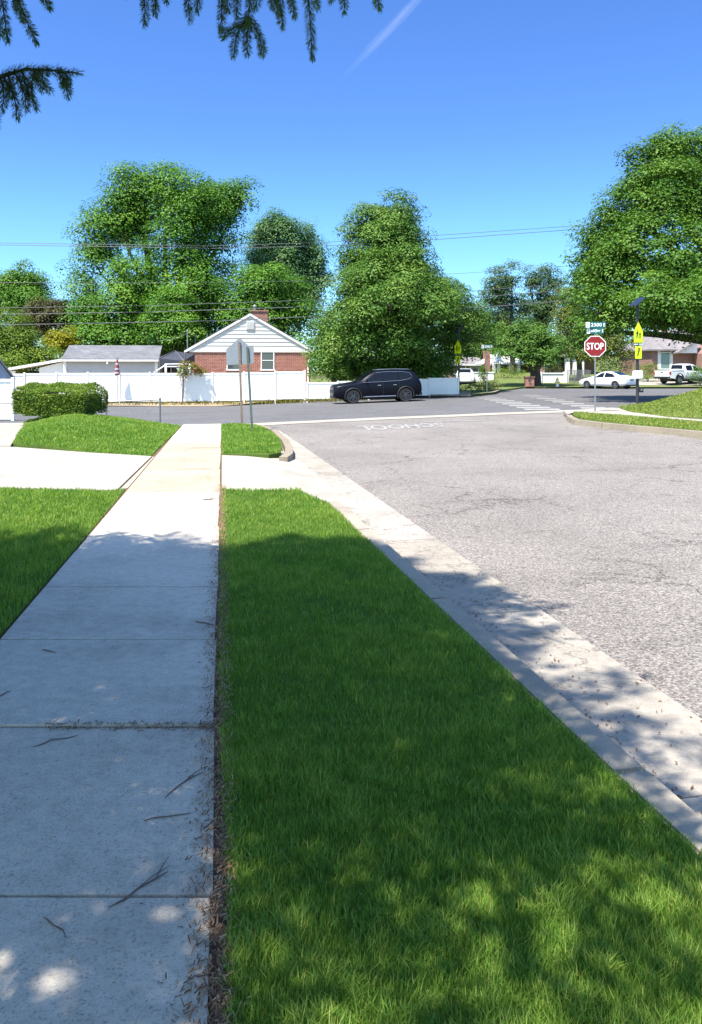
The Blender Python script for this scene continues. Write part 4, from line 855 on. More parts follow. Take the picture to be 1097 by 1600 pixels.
def garage():
    Y = 58.; x0, x1 = WX(101, Y), WX(246, Y); c = (x0+x1)/2; hw = (x1-x0)/2; zb = -.7; root = thing('garage', 'grey roofed white garage with a low lean-to behind the tall fence', 'garage', (c, Y, zb), R(8.5))
    ez, rz = WZ(562, Y)-zb, WZ(540, Y)-zb; dp = 5.4
    b = B(); b.box(-hw+.1, hw-.1, 0, dp, -.4, ez-.02); b.prism([(0.02, ez-.02), (dp-.02, ez-.02), (dp/2, rz-.1)], -hw+.1, hw-.1, 'x'); b.build('wall', m['grey_siding'], root)
    rf = B()
    for s in (0, 1):
        ya, ym = (-.3, dp/2) if s == 0 else (dp+.3, dp/2); za = ez-.06
        rf.hexa([(-hw-.05, ya, za), (hw+.05, ya, za), (hw+.05, ym, rz-.02), (-hw-.05, ym, rz-.02), (-hw-.05, ya, za+.12), (hw+.05, ya, za+.12), (hw+.05, ym, rz+.1), (-hw-.05, ym, rz+.1)])
    rf.build('roof', m['roof'], root)
    g = B(); g.box(-hw-.03, hw+.03, -.42, -.305, ez-.12, ez+.0); g.tube([(hw*.0-.2, -.36, ez-.14), (hw*0-.2, -.36, ez-.3)], .06, 6); g.build('eave_gutter', m['white'], root)
    for xa in (-hw+.05, hw-.25):
        c2 = B(); c2.box(xa, xa+.2, -.05, -.01, -.4, ez-.1); c2.build('corner_board', m['white'], root)
    lx0 = WX(22, Y)-c; lb = B(); z0, z1 = WZ(575, Y)-zb-.15, WZ(563, Y)-zb-.08
    lb.hexa([(lx0+1.9, .3, -.4), (-hw+.05, .3, -.4), (-hw+.05, 4, -.4), (lx0+1.9, 4, -.4), (lx0+1.9, .3, z0+.16), (-hw+.05, .3, z1), (-hw+.05, 4, z1), (lx0+1.9, 4, z0+.16)])
    lb.box(lx0, lx0+.3, .3, .6, -.4, z0-.05); le = lb.build('lean_to', m['white'], root)
    lr = B(); lr.hexa([(lx0-.15, -.05, z0-.03), (-hw+.0, -.05, z1+.02), (-hw, 4.2, z1+.02), (lx0-.15, 4.2, z0-.03), (lx0-.15, -.05, z0+.14), (-hw, -.05, z1+.2), (-hw, 4.2, z1+.2), (lx0-.15, 4.2, z0+.14)]); lr.build('lean_to_roof', m['white'], le)
    bk = B(); bk.box(lx0+.3, lx0+1.9, 3.2, 3.3, -.4, z0-.05); bk.build('open_bay', m['darkcanvas'], le)
garage()
def far_house(name, label, Y, px0, px1, base, eave, ridge, apex0, apex1, wallm, roofm, zr=0., dp=8.):
    """hip or gable with the ridge across the view"""
    c = WX((px0+px1)/2, Y); zb = WZ(base, Y); root = thing(name, label, 'house', (c, Y, zb), zr); x = lambda p: WX(p, Y)-c; z = lambda p: WZ(p, Y)-zb
    b = B(); b.box(x(px0)+.3, x(px1)-.3, 0, dp, -.8, z(eave)-.02); b.build('wall', m[wallm], root)
    r = B(); e0, e1, a0, a1, ze, zr_ = x(px0), x(px1), x(apex0), x(apex1), z(eave), z(ridge)
    v = [r.bm.verts.new(p) for p in ((e0, -.5, ze), (e1, -.5, ze), (e1, dp+.5, ze), (e0, dp+.5, ze), (a0, dp/2, zr_), (a1, dp/2, zr_), (e0, -.5, ze-.14), (e1, -.5, ze-.14), (e1, dp+.5, ze-.14), (e0, dp+.5, ze-.14))]
    for f in ((0,1,5,4), (2,3,4,5), (1,2,5), (3,0,4), (6,7,1,0), (7,8,2,1), (8,9,3,2), (9,6,0,3), (9,8,7,6)): r.bm.faces.new([v[i] for i in f])
    rf = r.build('roof', m[roofm], root); return root, rf, x, z
# right house with the pickup
h, rf, x, z = far_house('brick_house', 'brown brick house with grey roof and white corner window behind the white pickup', 82, 1012, 1150, 596, 546, 512, 1052, 1130, 'brick2', 'roof2', R(4))
windowed(h, x(1031), x(1045), z(576), z(551), -.02, 'green_glass', trim='white', midrail=False)
for pa in (1026, 1046.5):
    b = B(); b.box(x(pa), x(pa+3.7), -.06, 0, z(594), z(548)); b.build('corner_board', m['white'], h)
w = B(); w.box(x(1083), x(1150), -2.2, -.02, -.8, z(553)); w.prism([(x(1083), z(553)), (x(1150), z(553)), (x(1150), z(518)), (x(1112), z(518))], -2.2, -.02); w.build('wing', m['brick2'], h)
g = B(); g.prism([(x(1052), z(552)), (x(1083)-.02, z(552)), (x(1083)-.02, z(534))], -.9, -.6); g.build('porch_gable', m['white'], h)
g = B(); g.hexa([(x(1048), -1.3, z(553)), (x(1084), -1.3, z(531)), (x(1084), .3, z(531)), (x(1048), .3, z(553)), (x(1048), -1.3, z(551)), (x(1084), -1.3, z(529)), (x(1084), .3, z(529)), (x(1048), .3, z(551))]); g.build('porch_roof', m['roof2'], h)
ch = B(); ch.box(x(1077), x(1080), 3, 3.6, z(513), z(504)); ch.build('vent_pipe', m['white'], rf)
# the far middle: brick porch house, chimney house, dark porch
h, rf, x, z = far_house('brick_house', 'far brick house with a white roof and a small entrance gable', 92, 764, 838, 592, 569, 556, 772, 826, 'brick2', 'roof_white', R(4))
for p in (765, 772, 790, 803): 
    b = B(); b.box(x(p)-.16, x(p)+.16, -2.0, -1.7, -.6, z(569)); b.build('porch_post', m['white'], h)
b = B(); b.box(x(764), x(806), -2.2, -.55, z(569), z(566.5)); b.build('porch_beam', m['white'], h)
b = B(); b.prism([(x(808), z(569)), (x(824), z(569)), (x(815), z(556))], -2.3, .5); pg = b.build('entrance_gable', m['white'], h); 
b = B(); b.prism([(x(811), z(570)), (x(821), z(570)), (x(815), z(561))], -2.36, -2.31); b.build('gable_opening', m['glass'], pg)
b = B(); b.prism([(x(771), z(565)), (x(782), z(565)), (x(776), z(553))], -1., 3.); b.build('dormer', m['white'], rf)
b = B(); b.box(x(786), x(800), -2.6, -2.4, -.6, z(583)); b.build('porch_wall', m['white'], h)
for a, c in ((775, 786), (793, 801), (826, 834)): windowed(h, x(a), x(c), z(586), z(573), -.02)
h, rf, x, z = far_house('brick_house', 'far house with a brown roof and a broad brick chimney end', 88, 712, 765, 592, 570, 557, 724, 758, 'brick2', 'roof2', R(4))
b = B(); b.box(x(755), x(764), -.7, -.0, -.6, z(548)); b.build('chimney', m['brick'], h)
b = B(); b.prism([(x(740), z(568)), (x(755)-.02, z(568)), (x(755)-.02, z(560.5))], -.8, -.62); b.build('porch_gable', m['white'], h)
for a, c in ((722, 727), (735, 747)): windowed(h, x(a), x(c), z(582), z(572), -.02, midrail=False)
b = B(); b.box(x(713), x(750), -.75, -.55, z(571), z(569.3)); b.build('porch_beam', m['white'], h)
h, rf, x, z = far_house('brick_house', 'far house with a dark columned porch behind the white wall', 88, 842, 935, 596, 557, 545, 855, 920, 'brick2', 'roof2', R(4))
for p in (876, 887.5, 898): 
    b = B(); b.box(x(p)-.22, x(p)+.22, -2.3, -1.9, -.6, z(557)); b.build('porch_post', m['white'], h)
b = B(); b.box(x(868), x(887), -.12, -.02, -.3, z(559)); b.build('dark_doorway', m['glass'], h)
b = B(); b.box(x(842), x(930), -2.5, -.5, z(557), z(554.6)); b.build('porch_beam', m['white'], h)
windowed(h, x(850), x(858), z(584), z(566), -.02)
# shed at the left edge, its gate
b_ = thing('garden_shed', 'blue grey gable end at the left edge, behind the pale gate', 'shed', (WX(-18, 44), 44, -.6), R(29)); Ys = 44; xs_ = lambda p: WX(p, Ys)-WX(-18, Ys); zs_ = lambda p: WZ(p, Ys)+.6
b = B(); hw = xs_(16); b.box(-hw, hw, 0, 4, -.3, zs_(591)); b.prism([(-hw, zs_(591)+.01), (hw, zs_(591)+.01), (0, zs_(541))], .01, 3.9); b.build('wall', m['blue_siding'], b_)
b = B()
for s in (-1, 1): b.hexa([(s*(hw+.14), -.25, zs_(594)), (s*(hw+.14), 4.2, zs_(594)), (0, 4.2, zs_(541)), (0, -.25, zs_(541)), (s*(hw+.14), -.25, zs_(594)+.12), (s*(hw+.14), 4.2, zs_(594)+.12), (0, 4.2, zs_(541)+.13), (0, -.25, zs_(541)+.13)])
b.build('roof', m['roof'], b_)
Yg = 31.; g = thing('garden_gate', 'pale white board gate left of the hedge', 'gate', (WX(8, Yg), Yg, T(WX(8, Yg), Yg)), R(4)); zt = WZ(592, Yg)-g.location.z
for k in range(9):
    b = B(); a = -1.0+k*.135; b.box(a, a+.128, -.02-.004*(k % 2), .01, .05, zt-.12); b.build('board', m['white'], g)
for za, zb_, ya in ((zt-.118, zt, -.045), (.2, .3, .012)):
    b = B(); b.box(-1.02, .225, ya, .05, za, zb_); b.build('rail', m['white'], g)
b = B(); b.box(.228, .34, -.06, .06, -.2, zt+.06); b.build('post', m['white'], g)
# yard things between garage and house
Yk = 54.; t = thing('canopy', 'dark peaked canopy between the garage and the brick house', 'canopy', (WX(270, Yk), Yk, -.5)); x = lambda p: WX(p, Yk)-WX(270, Yk); z = lambda p: WZ(p, Yk)+.5
b = B(); pk = Vector((x(268), 1.2, z(548))); cs = [Vector((x(249), 0, z(560))), Vector((x(287), 0, z(564))), Vector((x(292), 2.6, z(552))), Vector((x(254), 2.6, z(552)))]
for i in range(4): b.bm.faces.new([b.bm.verts.new(q) for q in (cs[i], cs[(i+1) % 4], pk)]); b.hexa([tuple(cs[i]-Vector((0, 0, .5))), tuple(cs[(i+1) % 4]-Vector((0, 0, .5))), tuple(cs[(i+1) % 4]-Vector((0, -.02, .5))), tuple(cs[i]-Vector((0, -.02, .5))), tuple(cs[i]), tuple(cs[(i+1) % 4]), tuple(cs[(i+1) % 4]+Vector((0, .02, 0))), tuple(cs[i]+Vector((0, .02, 0)))])
b.build('cover', m['darkcanvas'], t)
b = B(); b.tube([cs[0]+Vector((0, -.02, .02)), pk+Vector((0, -.02, .03)), cs[1]+Vector((0, -.02, .02))], .03, 6); b.build('frame', m['galv'], t)
for q in cs:
    b = B(); b.tube([(q.x, q.y, -.3), q], .03, 6); b.build('leg', m['galv'], t)
t = thing('deck_rail', 'white wooden hand rail showing over the fence beside the dry vine', 'railing', (WX(272, 52), 52, -.4)); x = lambda p: WX(p, 52)-WX(272, 52); z = lambda p: WZ(p, 52)+.4
b = B()
for dz in (0, -.16): b.hexa([(x(258), -.04, z(569.5)+dz), (x(297), -.04, z(569)+dz), (x(297), .04, z(569)+dz), (x(258), .04, z(569.5)+dz), (x(258), -.04, z(568)+dz), (x(297), -.04, z(567.5)+dz), (x(297), .04, z(567.5)+dz), (x(258), .04, z(568)+dz)])
b.hexa([(x(240), -.03, z(583)), (x(259), -.03, z(571)), (x(259), .05, z(571)), (x(240), .05, z(583)), (x(240), -.03, z(581)), (x(259), -.03, z(568.8)), (x(259), .05, z(568.8)), (x(240), .05, z(581))]); b.build('rail', m['white'], t)
for p in (259, 286, 297):
    b = B(); b.box(x(p)-.06, x(p)+.06, -.05, .05, -.1, z(568)-.01); b.build('post', m['white'], t)
# dry vine on a leaning stake in front of the fence
X, Y = fence_pt(285); Y -= .55; zb = zdirt(X, Y); t = thing('vine_stake', 'leaning stake with dry vine hanging over the tall fence', 'plant', (X, Y, zb)); x = lambda p: WX(p, Y)-X; z = lambda p: WZ(p, Y)-zb
b = B(); b.tube([(x(285), 0, -.2), (x(286.5), .0, z(590)), (x(289), .03, z(550))], [.05, .045, .035], 7); b.build('stake', m['bark'], t, True)
co, tn = crown([((x(290), .25, z(572)), (.35, .3, .32)), ((x(302), .35, z(579)), (.5, .25, .22)), ((x(283), .15, z(582)), (.25, .2, .4)), ((x(312), .4, z(581)), (.35, .2, .16))], 1500, .10, .16); npmesh('foliage', co, 4, m['dryvine'], t, tn)
# white wall, hydrant, terracotta box
t = thing('garden_wall', 'low white garden wall behind the yellow hydrant', 'wall', (WX(864, 75), 75, zfar(WX(864, 75), 75)), R(2)); x = lambda p: WX(p, 75)-WX(864, 75)
b = B(); b.box(x(843), x(885), 0, .25, -.4, .78); b.build('wall', m['white'], t, bevel=.03); b = B(); b.box(x(843)-.05, x(885)+.05, -.06, .31, .785, .9); b.build('coping', m['white'], t, bevel=.02)
for p in (843, 885):
    b = B(); b.box(x(p)-.22, x(p)+.22, -.1, .35, -.4, .98); b.build('pier', m['white'], t, bevel=.02)
t = thing('garden_wall', 'long low white wall at the foot of the far chimney house', 'wall', (WX(752, 80), 80, zfar(WX(752, 80), 80)), R(2)); x = lambda p: WX(p, 80)-WX(752, 80)
b = B(); b.box(x(733), x(772), 0, .25, -.5, .8); b.build('wall', m['white'], t, bevel=.03); b = B(); b.box(x(733)-.05, x(772)+.05, -.05, .3, .805, .9); b.build('coping', m['white'], t)
t = thing('wire_fence', 'grey wire fence between the white wall and the white sedan', 'fence', (WX(900, 74), 74, zfar(WX(900, 74), 74)), R(2)); x = lambda p: WX(p, 74)-WX(900, 74)
for p in (887, 898, 909, 920):
    b = B(); b.tube([(x(p), 0, -.2), (x(p), 0, 1.2)], .03, 6); b.build('post', m['galv'], t)
b = B(); b.tube([(x(887), 0, 1.18), (x(920), 0, 1.18)], .022, 6)
for k in range(46):
    a = x(887)+k*(x(920)-x(887))/46; b.tube([(a, 0, .05), (a+.3, 0, 1.17)], .008, 3, False); b.tube([(a+.3, 0, .05), (a, 0, 1.17)], .008, 3, False)
b.build('wire_mesh', m['galv'], t)
Yh = 70.05; X = WX(871, Yh); t = thing('fire_hydrant', 'small yellow and white fire hydrant on the far verge', 'hydrant', (X, Yh, zfar(X, Yh)))
b = B(); b.lathe([(.17, -.05), (.17, .05), (.11, .06), (.11, .44), (.14, .45), (.14, .5)], 14); b.build('barrel', m['signwhite'], t, True)
b = B(); b.lathe([(.135, .505), (.125, .60), (.07, .68), (.035, .70), (.035, .77), (.0, .775)], 14); b.build('bonnet', m['hydrant'], t, True)
for s in (-1, 1):
    b = B(); b.tube([(s*.10, 0, .37), (s*.22, 0, .37)], .055, 10); b.build('outlet', m['hydrant'], t, True)
b = B(); b.tube([(0, -.1, .33), (0, -.23, .33)], .075, 10); b.build('outlet', m['hydrant'], t, True)
Yt = 70.2; X = WX(827, Yt); t = thing('planter', 'square reddish brown block planter beside the thick tree trunk', 'planter', (X, Yt, zfar(X, Yt)))
b = B(); b.box(-.36, .36, -.36, .36, -.1, .74); b.build('box', m['terracotta'], t, bevel=.02); b = B(); b.box(-.41, .41, -.41, .41, .745, .86); b.build('rim', m['terracotta'], t, bevel=.02)
X, Y = fence_pt(187); Y -= .5; zb = zdirt(X, Y); t = thing('folded_umbrella', 'folded red and white umbrella on a thin pole before the fence', 'umbrella', (X, Y, zb)); z = lambda p: WZ(p, Y)-zb
b = B(); b.tube([(0, 0, -.1), (0, 0, z(559))], .022, 7); b.lathe([(.03, z(559)), (.05, z(558)), (.01, z(556.5))], 8); b.build('pole', m['galv'], t, True)
zt, zl = z(562), z(586); n = 16; b, b2 = B(), B()
b.lathe([(.05, zt), (.10, zt+(zl-zt)*.4), (.15, zt+(zl-zt)*.9), (.12, zl)], 12); b.build('cloth', m['redcloth'], t, True)
for k in (.22, .55, .8):
    b2 = B(); b2.lathe([(.056+.12*k, zt+(zl-zt)*k), (.056+.12*(k+.11), zt+(zl-zt)*(k+.11))], 12); b2.build('pale_band', m['paleCloth'], t, True)

# ------------------------------------------------------------------ signs
def octo(r, rot=math.pi/8): return [(r*math.cos(rot+k*math.pi/4), r*math.sin(rot+k*math.pi/4)) for k in range(8)]
def rounded(w, h, r=.02, n=4):
    out = []
    for cx, cy, a0 in ((w/2-r, h/2-r, 0), (-w/2+r, h/2-r, 90), (-w/2+r, -h/2+r, 180), (w/2-r, -h/2+r, 270)):
        for k in range(n+1): a = R(a0+90*k/n); out.append((cx+r*math.cos(a), cy+r*math.sin(a)))
    return out
def word(body, parent, mat, w, h, x, z, y, name='lettering', bold=.02, turn=False):
    me = text_mesh(body, 1., .0, bold); xs = [v.co.x for v in me.vertices]; ys = [v.co.y for v in me.vertices]; x0, x1, y0, y1 = min(xs), max(xs), min(ys), max(ys)
    for v in me.vertices: v.co = (x+((v.co.x-x0)/(x1-x0)-.5)*w, y, z+((v.co.y-y0)/(y1-y0)-.5)*h)
    me.materials.append(mat); o = link(D.objects.new(name, me), parent); return o
def plate(poly, y0, y1, name, mat, parent, dx=0., dz=0.):
    b = B(); b.prism([(p+dx, q+dz) for p, q in poly], y0, y1); return b.build(name, mat, parent)
def street_blade(parent, w, h, z, body, block, dx=0., yaw=0., tail=None):
    e = D.objects.new('street_blade', None); link(e, parent); e.rotation_euler = (0, 0, yaw)
    bl = plate(rounded(w, h, .025), -.008, .008, 'plate', m['signgreen'], e, dx, z)
    bw = w*.2; plate(rounded(bw, h*.94, .02), -.012, -.0085, 'white_block', m['signwhite'], e, dx-w/2+bw/2+.008, z)
    word(block, e, m['signgreen'], bw*.34, h*.62, dx-w/2+bw/2+.008, z, -.0135); word(body, e, m['signwhite'], w*.54, h*.6, dx+w*.035, z, -.0105)
    if tail: word(tail, e, m['signwhite'], w*.09, h*.56, dx+w*.43, z, -.0105)
    return e
Y = 28.6; X = WX(930, Y); zb = T(X, Y)+.15; t = thing('stop_sign', 'red stop sign with two green street name blades on a grey post', 'sign', (X, Y, zb), R(-10)); z = lambda p: WZ(p, Y)-zb; zc = z(541)
b = B(); b.box(-.024, .024, .0, .038, -.3, z(514)); b.build('post', m['galv'], t)
rr = (949-916.5)/F*Y/2/math.cos(math.pi/8)
f = plate(octo(rr), -.010, -.004, 'sign_plate', m['signwhite'], t, 0, zc); plate(octo(rr*.93), -.0125, -.0105, 'red_face', m['red'], f, 0, zc); word('STOP', f, m['signwhite'], rr*1.46, rr*.62, 0, zc, -.0142, bold=.015)
for dz in (.76, -.76): 
    b = B(); b.lathe([(.012, -.017), (.012, -.0128)], 8, (0, 0, zc+dz*rr), 'y'); b.build('bolt', m['galv'], f)
street_blade(t, 31/F*Y, 9.0/F*Y, z(507.5), '2300', 'S', .015, R(6), 'E'); street_blade(t, 26/F*Y, 8.6/F*Y, z(517), 'ul/Jw', 'S', .0, R(-9), 'S')
def ped(parent, w, h, cx, cz, y):                         # one walking figure of the school sign
    f = B(); 
    f.prism([(cx+w*.16*math.cos(k*.785), cz+h*.42+w*.16*math.sin(k*.785)) for k in range(8)], y, y+.002)
    f.prism([(cx-w*.16, cz+h*.3), (cx+w*.16, cz+h*.3), (cx+w*.2, cz-h*.08), (cx-w*.2, cz-h*.08)], y+.0004, y+.0024)
    f.prism([(cx-w*.2, cz-h*.08), (cx+.0, cz-h*.08), (cx-w*.16, cz-h*.5), (cx-w*.36, cz-h*.5)], y+.0002, y+.0022); f.prism([(cx+.0, cz-h*.09), (cx+w*.2, cz-h*.09), (cx+w*.40, cz-h*.5), (cx+w*.2, cz-h*.5)], y, y+.002)
    f.prism([(cx-w*.16, cz+h*.28), (cx-w*.42, cz+h*.02), (cx-w*.34, cz-.02*h), (cx-w*.12, cz+h*.14)], y, y+.0016); f.prism([(cx+w*.16, cz+h*.28), (cx+w*.12, cz+h*.14), (cx+w*.36, cz+.0*h), (cx+w*.44, cz+h*.05)], y, y+.0016)
    return f.build('pedestrian_symbol', m['signblack'], parent)
def school(label, px, Y, zb, rows, w, yaw, lit, panel_px):
    X = WX(px, Y); t = thing('school_crossing_sign', label, 'sign', (X, Y, zb), 0, 'school crossing signs with solar panels'); z = lambda p: WZ(p, Y)-zb
    (ptop, pbot, atop, abot, soltop) = rows
    b = B(); b.lathe([(.15, -.12), (.15, .05), (.07, .09), (.058, .12), (.055, z(soltop)-.05)], 14); b.build('pole', m['blackpole'], t, True)
    e = D.objects.new('sign_face', None); link(e, t); e.rotation_euler = (0, 0, yaw)
    h = z(ptop)-z(pbot); cz = (z(ptop)+z(pbot))/2; pent = lambda s: [(-w/2*s, -h/2*s), (w/2*s, -h/2*s), (w/2*s, h*.06*s), (0, h/2*s), (-w/2*s, h*.06*s)]
    p = plate(pent(1), -.085, -.079, 'pentagon', m['lime'], e, 0, cz)
    ed = B(); q0, q1 = pent(.95), pent(.915)
    for i in range(5): 
        j = (i+1) % 5; ed.face([(a, -.0865, cz+c) for a, c in (q0[i], q0[j], q1[j], q1[i])])
    ed.build('border', m['signblack'], e)
    ped(e, w*.36, h*.42, -w*.13, cz-h*.08, -.0885); ped(e, w*.28, h*.34, w*.17, cz-h*.13, -.0885)
    h2 = z(atop)-z(abot); c2 = (z(atop)+z(abot))/2; w2 = w*.72
    plate(rounded(w2, h2, .03), -.085, -.079, 'arrow_plaque', m['lime'], e, 0, c2)
    a = B(); s = w2*.36; a.prism([(-s*.2, c2+h2*.34), (s*.62, c2+h2*.36), (s*.42, c2+h2*.02)][::1], -.0885, -.0865); a.prism([(s*.40, c2+h2*.22), (s*.12, c2+h2*.34), (-s*.55, c2-h2*.22), (-s*.2, c2-h2*.36)], -.0889, -.0869); a.build('arrow', m['signblack'], e)
    bt, bb_ = z(pbot)-.03, z(atop)+.03; lb = B(); lb.box(-w*.42, w*.42, -.09, -.01, min(bt, bb_), max(bt, bb_)+.02); bar = lb.build('beacon_bar', m['signblack'], e)
    for sx in (-1, 1): 
        c = B(); c.box(sx*w*.28-.08, sx*w*.28+.08, -.095, -.0905, min(bt, bb_)+.015, max(bt, bb_)); c.build('beacon_lens', m['lens'], bar)
    for zz in (cz, c2): 
        c = B(); c.box(-.05, .05, -.078, .03, zz-.02, zz+.02); c.build('bracket', m['blackpole'], e)
    s = D.objects.new('solar_panel', None); link(s, t); s.location = (0, 0, z(soltop)); s.rotation_euler = (R(0), R(panel_px), R(20))
    c = B(); c.box(-.27, .27, -.22, .22, 0, .03); c.build('frame', m['alloydark'], s); c = B(); c.box(-.255, .255, -.205, .205, .031, .034); c.build('cells', m['solar'], s); c = B(); c.tube([(0, 0, -.12), (0, 0, 0)], .03, 6); c.build('mount', m['blackpole'], s)
    return t, z
Y = 31.3; X = WX(996, Y); zb = zbank(X, Y) if False else WZ(635.5, Y)
t, z = school('yellow green school crossing sign on a black pole with a white control box', 996, Y, zb, (502.5, 536, 541, 560.5, 472), 15/F*Y, R(8), True, -38)
b = B(); b.box(-.16, .16, -.16, .10, z(592), z(579)); cb = b.build('control_box', m['signwhite'], t, bevel=.02); b = B(); b.box(-.13, .13, -.168, -.162, z(591), z(580)); b.build('box_door', m['signwhite'], cb)
b = B(); b.box(.03, .19, -.12, -.02, z(613), z(605)); pb = b.build('push_button_box', m['blackplastic'], t, bevel=.01); b = B(); b.lathe([(.035, -.135), (.035, -.12)], 10, (.11, 0, z(609)), 'y'); b.build('button', m['alloy'], pb)
Y = 51.2; zb = T(WX(717, Y), Y)+.1
t, z = school('narrow looking yellow green school crossing sign at the end of the lower fence', 717, Y, zb, (531, 553, 556, 568, 514), (.60), R(-54), True, -50)
b = B(); b.box(-.12, .12, -.16, .10, z(602), z(596)); b.build('control_box', m['blackplastic'], t, bevel=.02)
Y = 54; X = WX(761, Y); zb = T(X, Y)+.1; t = thing('street_name_sign', 'small green street name sign on a thin grey post at the far corner', 'sign', (X, Y, zb)); z = lambda p: WZ(p, Y)-zb
b = B(); b.tube([(0, 0, -.1), (0, 0, z(545))], .03, 8); b.build('post', m['galv'], t, True); street_blade(t, 18/F*Y, 6/F*Y, z(541.5), '2300', 'E', 0, R(4), 'E')
# two signs seen from behind on the island
Y = 23.3; xb, xt = WX(379, Y), WX(375.5, Y); zb = zisl(xb, Y); t = thing('pentagon_sign', 'back of a grey five sided road sign on a weathered brown post', 'sign', (xb, Y, zb), 0, 'road signs seen from behind'); z = lambda p: WZ(p, Y)-zb; x = lambda p: WX(p, Y)-xb
b = B(); p0, p1 = Vector((0, 0, -.3)), Vector((x(374), 0, z(534))); 
b.hexa([(q.x+a, q.y+c, q.z) for q in (p0, p1) for a, c in ((-.03, -.045), (.03, -.045), (.03, -.015), (-.03, -.015))]); b.build('post', m['rust'], t)
b = B(); b.prism([(x(354), z(570.5)), (x(394), z(568)), (x(394.8), z(545)), (x(374), z(527.6)), (x(353.4), z(546))], .0, .006); sp = b.build('sign_plate', m['signback'], t)
for p in (535, 562): 
    b = B(); b.lathe([(.018, -.052), (.018, -.046)], 8, (x(374.5), 0, z(p)), 'y'); b.build('bolt', m['galv'], t)
Y = 20.6; xb = WX(395.5, Y); zb = zisl(xb, Y); t = thing('regulation_sign', 'back of a small pale upright rectangular sign on a leaning green post', 'sign', (xb, Y, zb), 0, 'road signs seen from behind'); z = lambda p: WZ(p, Y)-zb; x = lambda p: WX(p, Y)-xb
b = B(); p0, p1 = Vector((0, 0, -.3)), Vector((x(386.5), 0, z(542)))
b.hexa([(q.x+a, q.y+c, q.z) for q in (p0, p1) for a, c in ((-.026, -.04), (.026, -.04), (.026, -.012), (-.026, -.012))]); b.build('post', m['greenpost'], t)
b = B(); b.prism([(x(378)+p, z(554.5)+q) for p, q in [(c[0]+9.3/F*Y, c[1]) for c in rounded(18.6/F*Y, 26/F*Y, .03)]], 0, .005); b.build('sign_plate', m['signback'], t)

# ------------------------------------------------------------------ cables
WIRES = [('topmost of the thin dark cables crossing the sky above the trees', 53, [(-160, 378), (0, 379.5), (330, 384), (500, 379), (664, 369), (897, 353), (1280, 322)], .016),
         ('second thin dark cable, running just under the topmost one', 53, [(-160, 382), (0, 382.5), (330, 388), (500, 384.5), (664, 375.5), (897, 358.5), (1280, 328)], .018),
         ('faint cable crossing the big trees about halfway up', 56, [(-160, 441), (130, 442), (340, 441), (500, 438.5), (740, 426), (888, 415.5), (1280, 384)], .012),
         ('upper cable of the bundle crossing in front of the crowns', 54, [(-160, 480), (0, 481), (230, 477.5), (500, 468.5), (740, 454.5), (1280, 412)], .017),
         ('middle cable of the bundle crossing in front of the crowns', 54, [(-160, 490), (0, 491), (230, 487.5), (500, 478.5), (740, 464.5), (1280, 424)], .022),
         ('lowest thick cable of the bundle, just above the garage and house roofs', 53, [(-160, 508), (0, 507.5), (120, 505.5), (347, 501), (500, 494), (740, 481), (1280, 440)], .024)]
for lab, Y, pts, r in WIRES:
    P = []
    for (xa, ya), (xb, yb) in zip(pts, pts[1:]):
        for k in range(6): P.append(PT(xa+(xb-xa)*k/6, ya+(yb-ya)*k/6, Y+FS*(WX(xa, Y))))
    P.append(PT(*pts[-1], Y+FS*WX(pts[-1][0], Y)))
    b = B(); b.tube(P, r, 5); tag(b.build('overhead_cable', m['cable'], None, True), lab, 'cable', 'overhead utility cables')
b = B(); P = [PT(246, 533, 57.5), PT(270, 529, 57.5), PT(298, 519, 57.5)]; b.tube(P, .012, 5); tag(b.build('service_cable', m['cable'], None, True), 'short cable from the garage corner up to the mast of the brick house', 'cable')

# ------------------------------------------------------------------ cars
def subsurf_body(name, rings, cuts, mat, parent, lv=1):
    bm = bmesh.new(); R_ = [[bm.verts.new(p) for p in r] for r in rings]; n = len(rings[0])
    for a, c in zip(R_, R_[1:]):
        for k in range(n): bm.faces.new([a[k], a[(k+1) % n], c[(k+1) % n], c[k]])
    bm.faces.new(R_[0][::-1]); bm.faces.new(R_[-1]); bmesh.ops.recalc_face_normals(bm, faces=bm.faces)
    me = D.meshes.new(name); bm.to_mesh(me); bm.free(); o = link(D.objects.new(name, me)); s = o.modifiers.new('s', 'SUBSURF'); s.levels = s.render_levels = lv
    cut = B()
    for c in cuts: c(cut)
    co = cut.build('cutter', mat); bo = o.modifiers.new('b', 'BOOLEAN'); bo.object = co; bo.operation = 'DIFFERENCE'; bo.solver = 'EXACT'
    dg = bpy.context.evaluated_depsgraph_get(); dg.update(); nm = D.meshes.new_from_object(o.evaluated_get(dg)); D.objects.remove(o); D.objects.remove(co)
    nm.materials.clear(); nm.materials.append(mat); nm.polygons.foreach_set('use_smooth', [True]*len(nm.polygons)); nm.polygons.foreach_set('material_index', [0]*len(nm.polygons)); nm.set_sharp_from_angle(angle=R(42))
    return link(D.objects.new(name, nm), parent)
def lerp_tab(tab, x):
    for (x0, *a), (x1, *b) in zip(tab, tab[1:]):
        if x <= x1: t = max(0, (x-x0)/(x1-x0)); return [p+(q-p)*t for p, q in zip(a, b)]
    return list(tab[-1][1:])
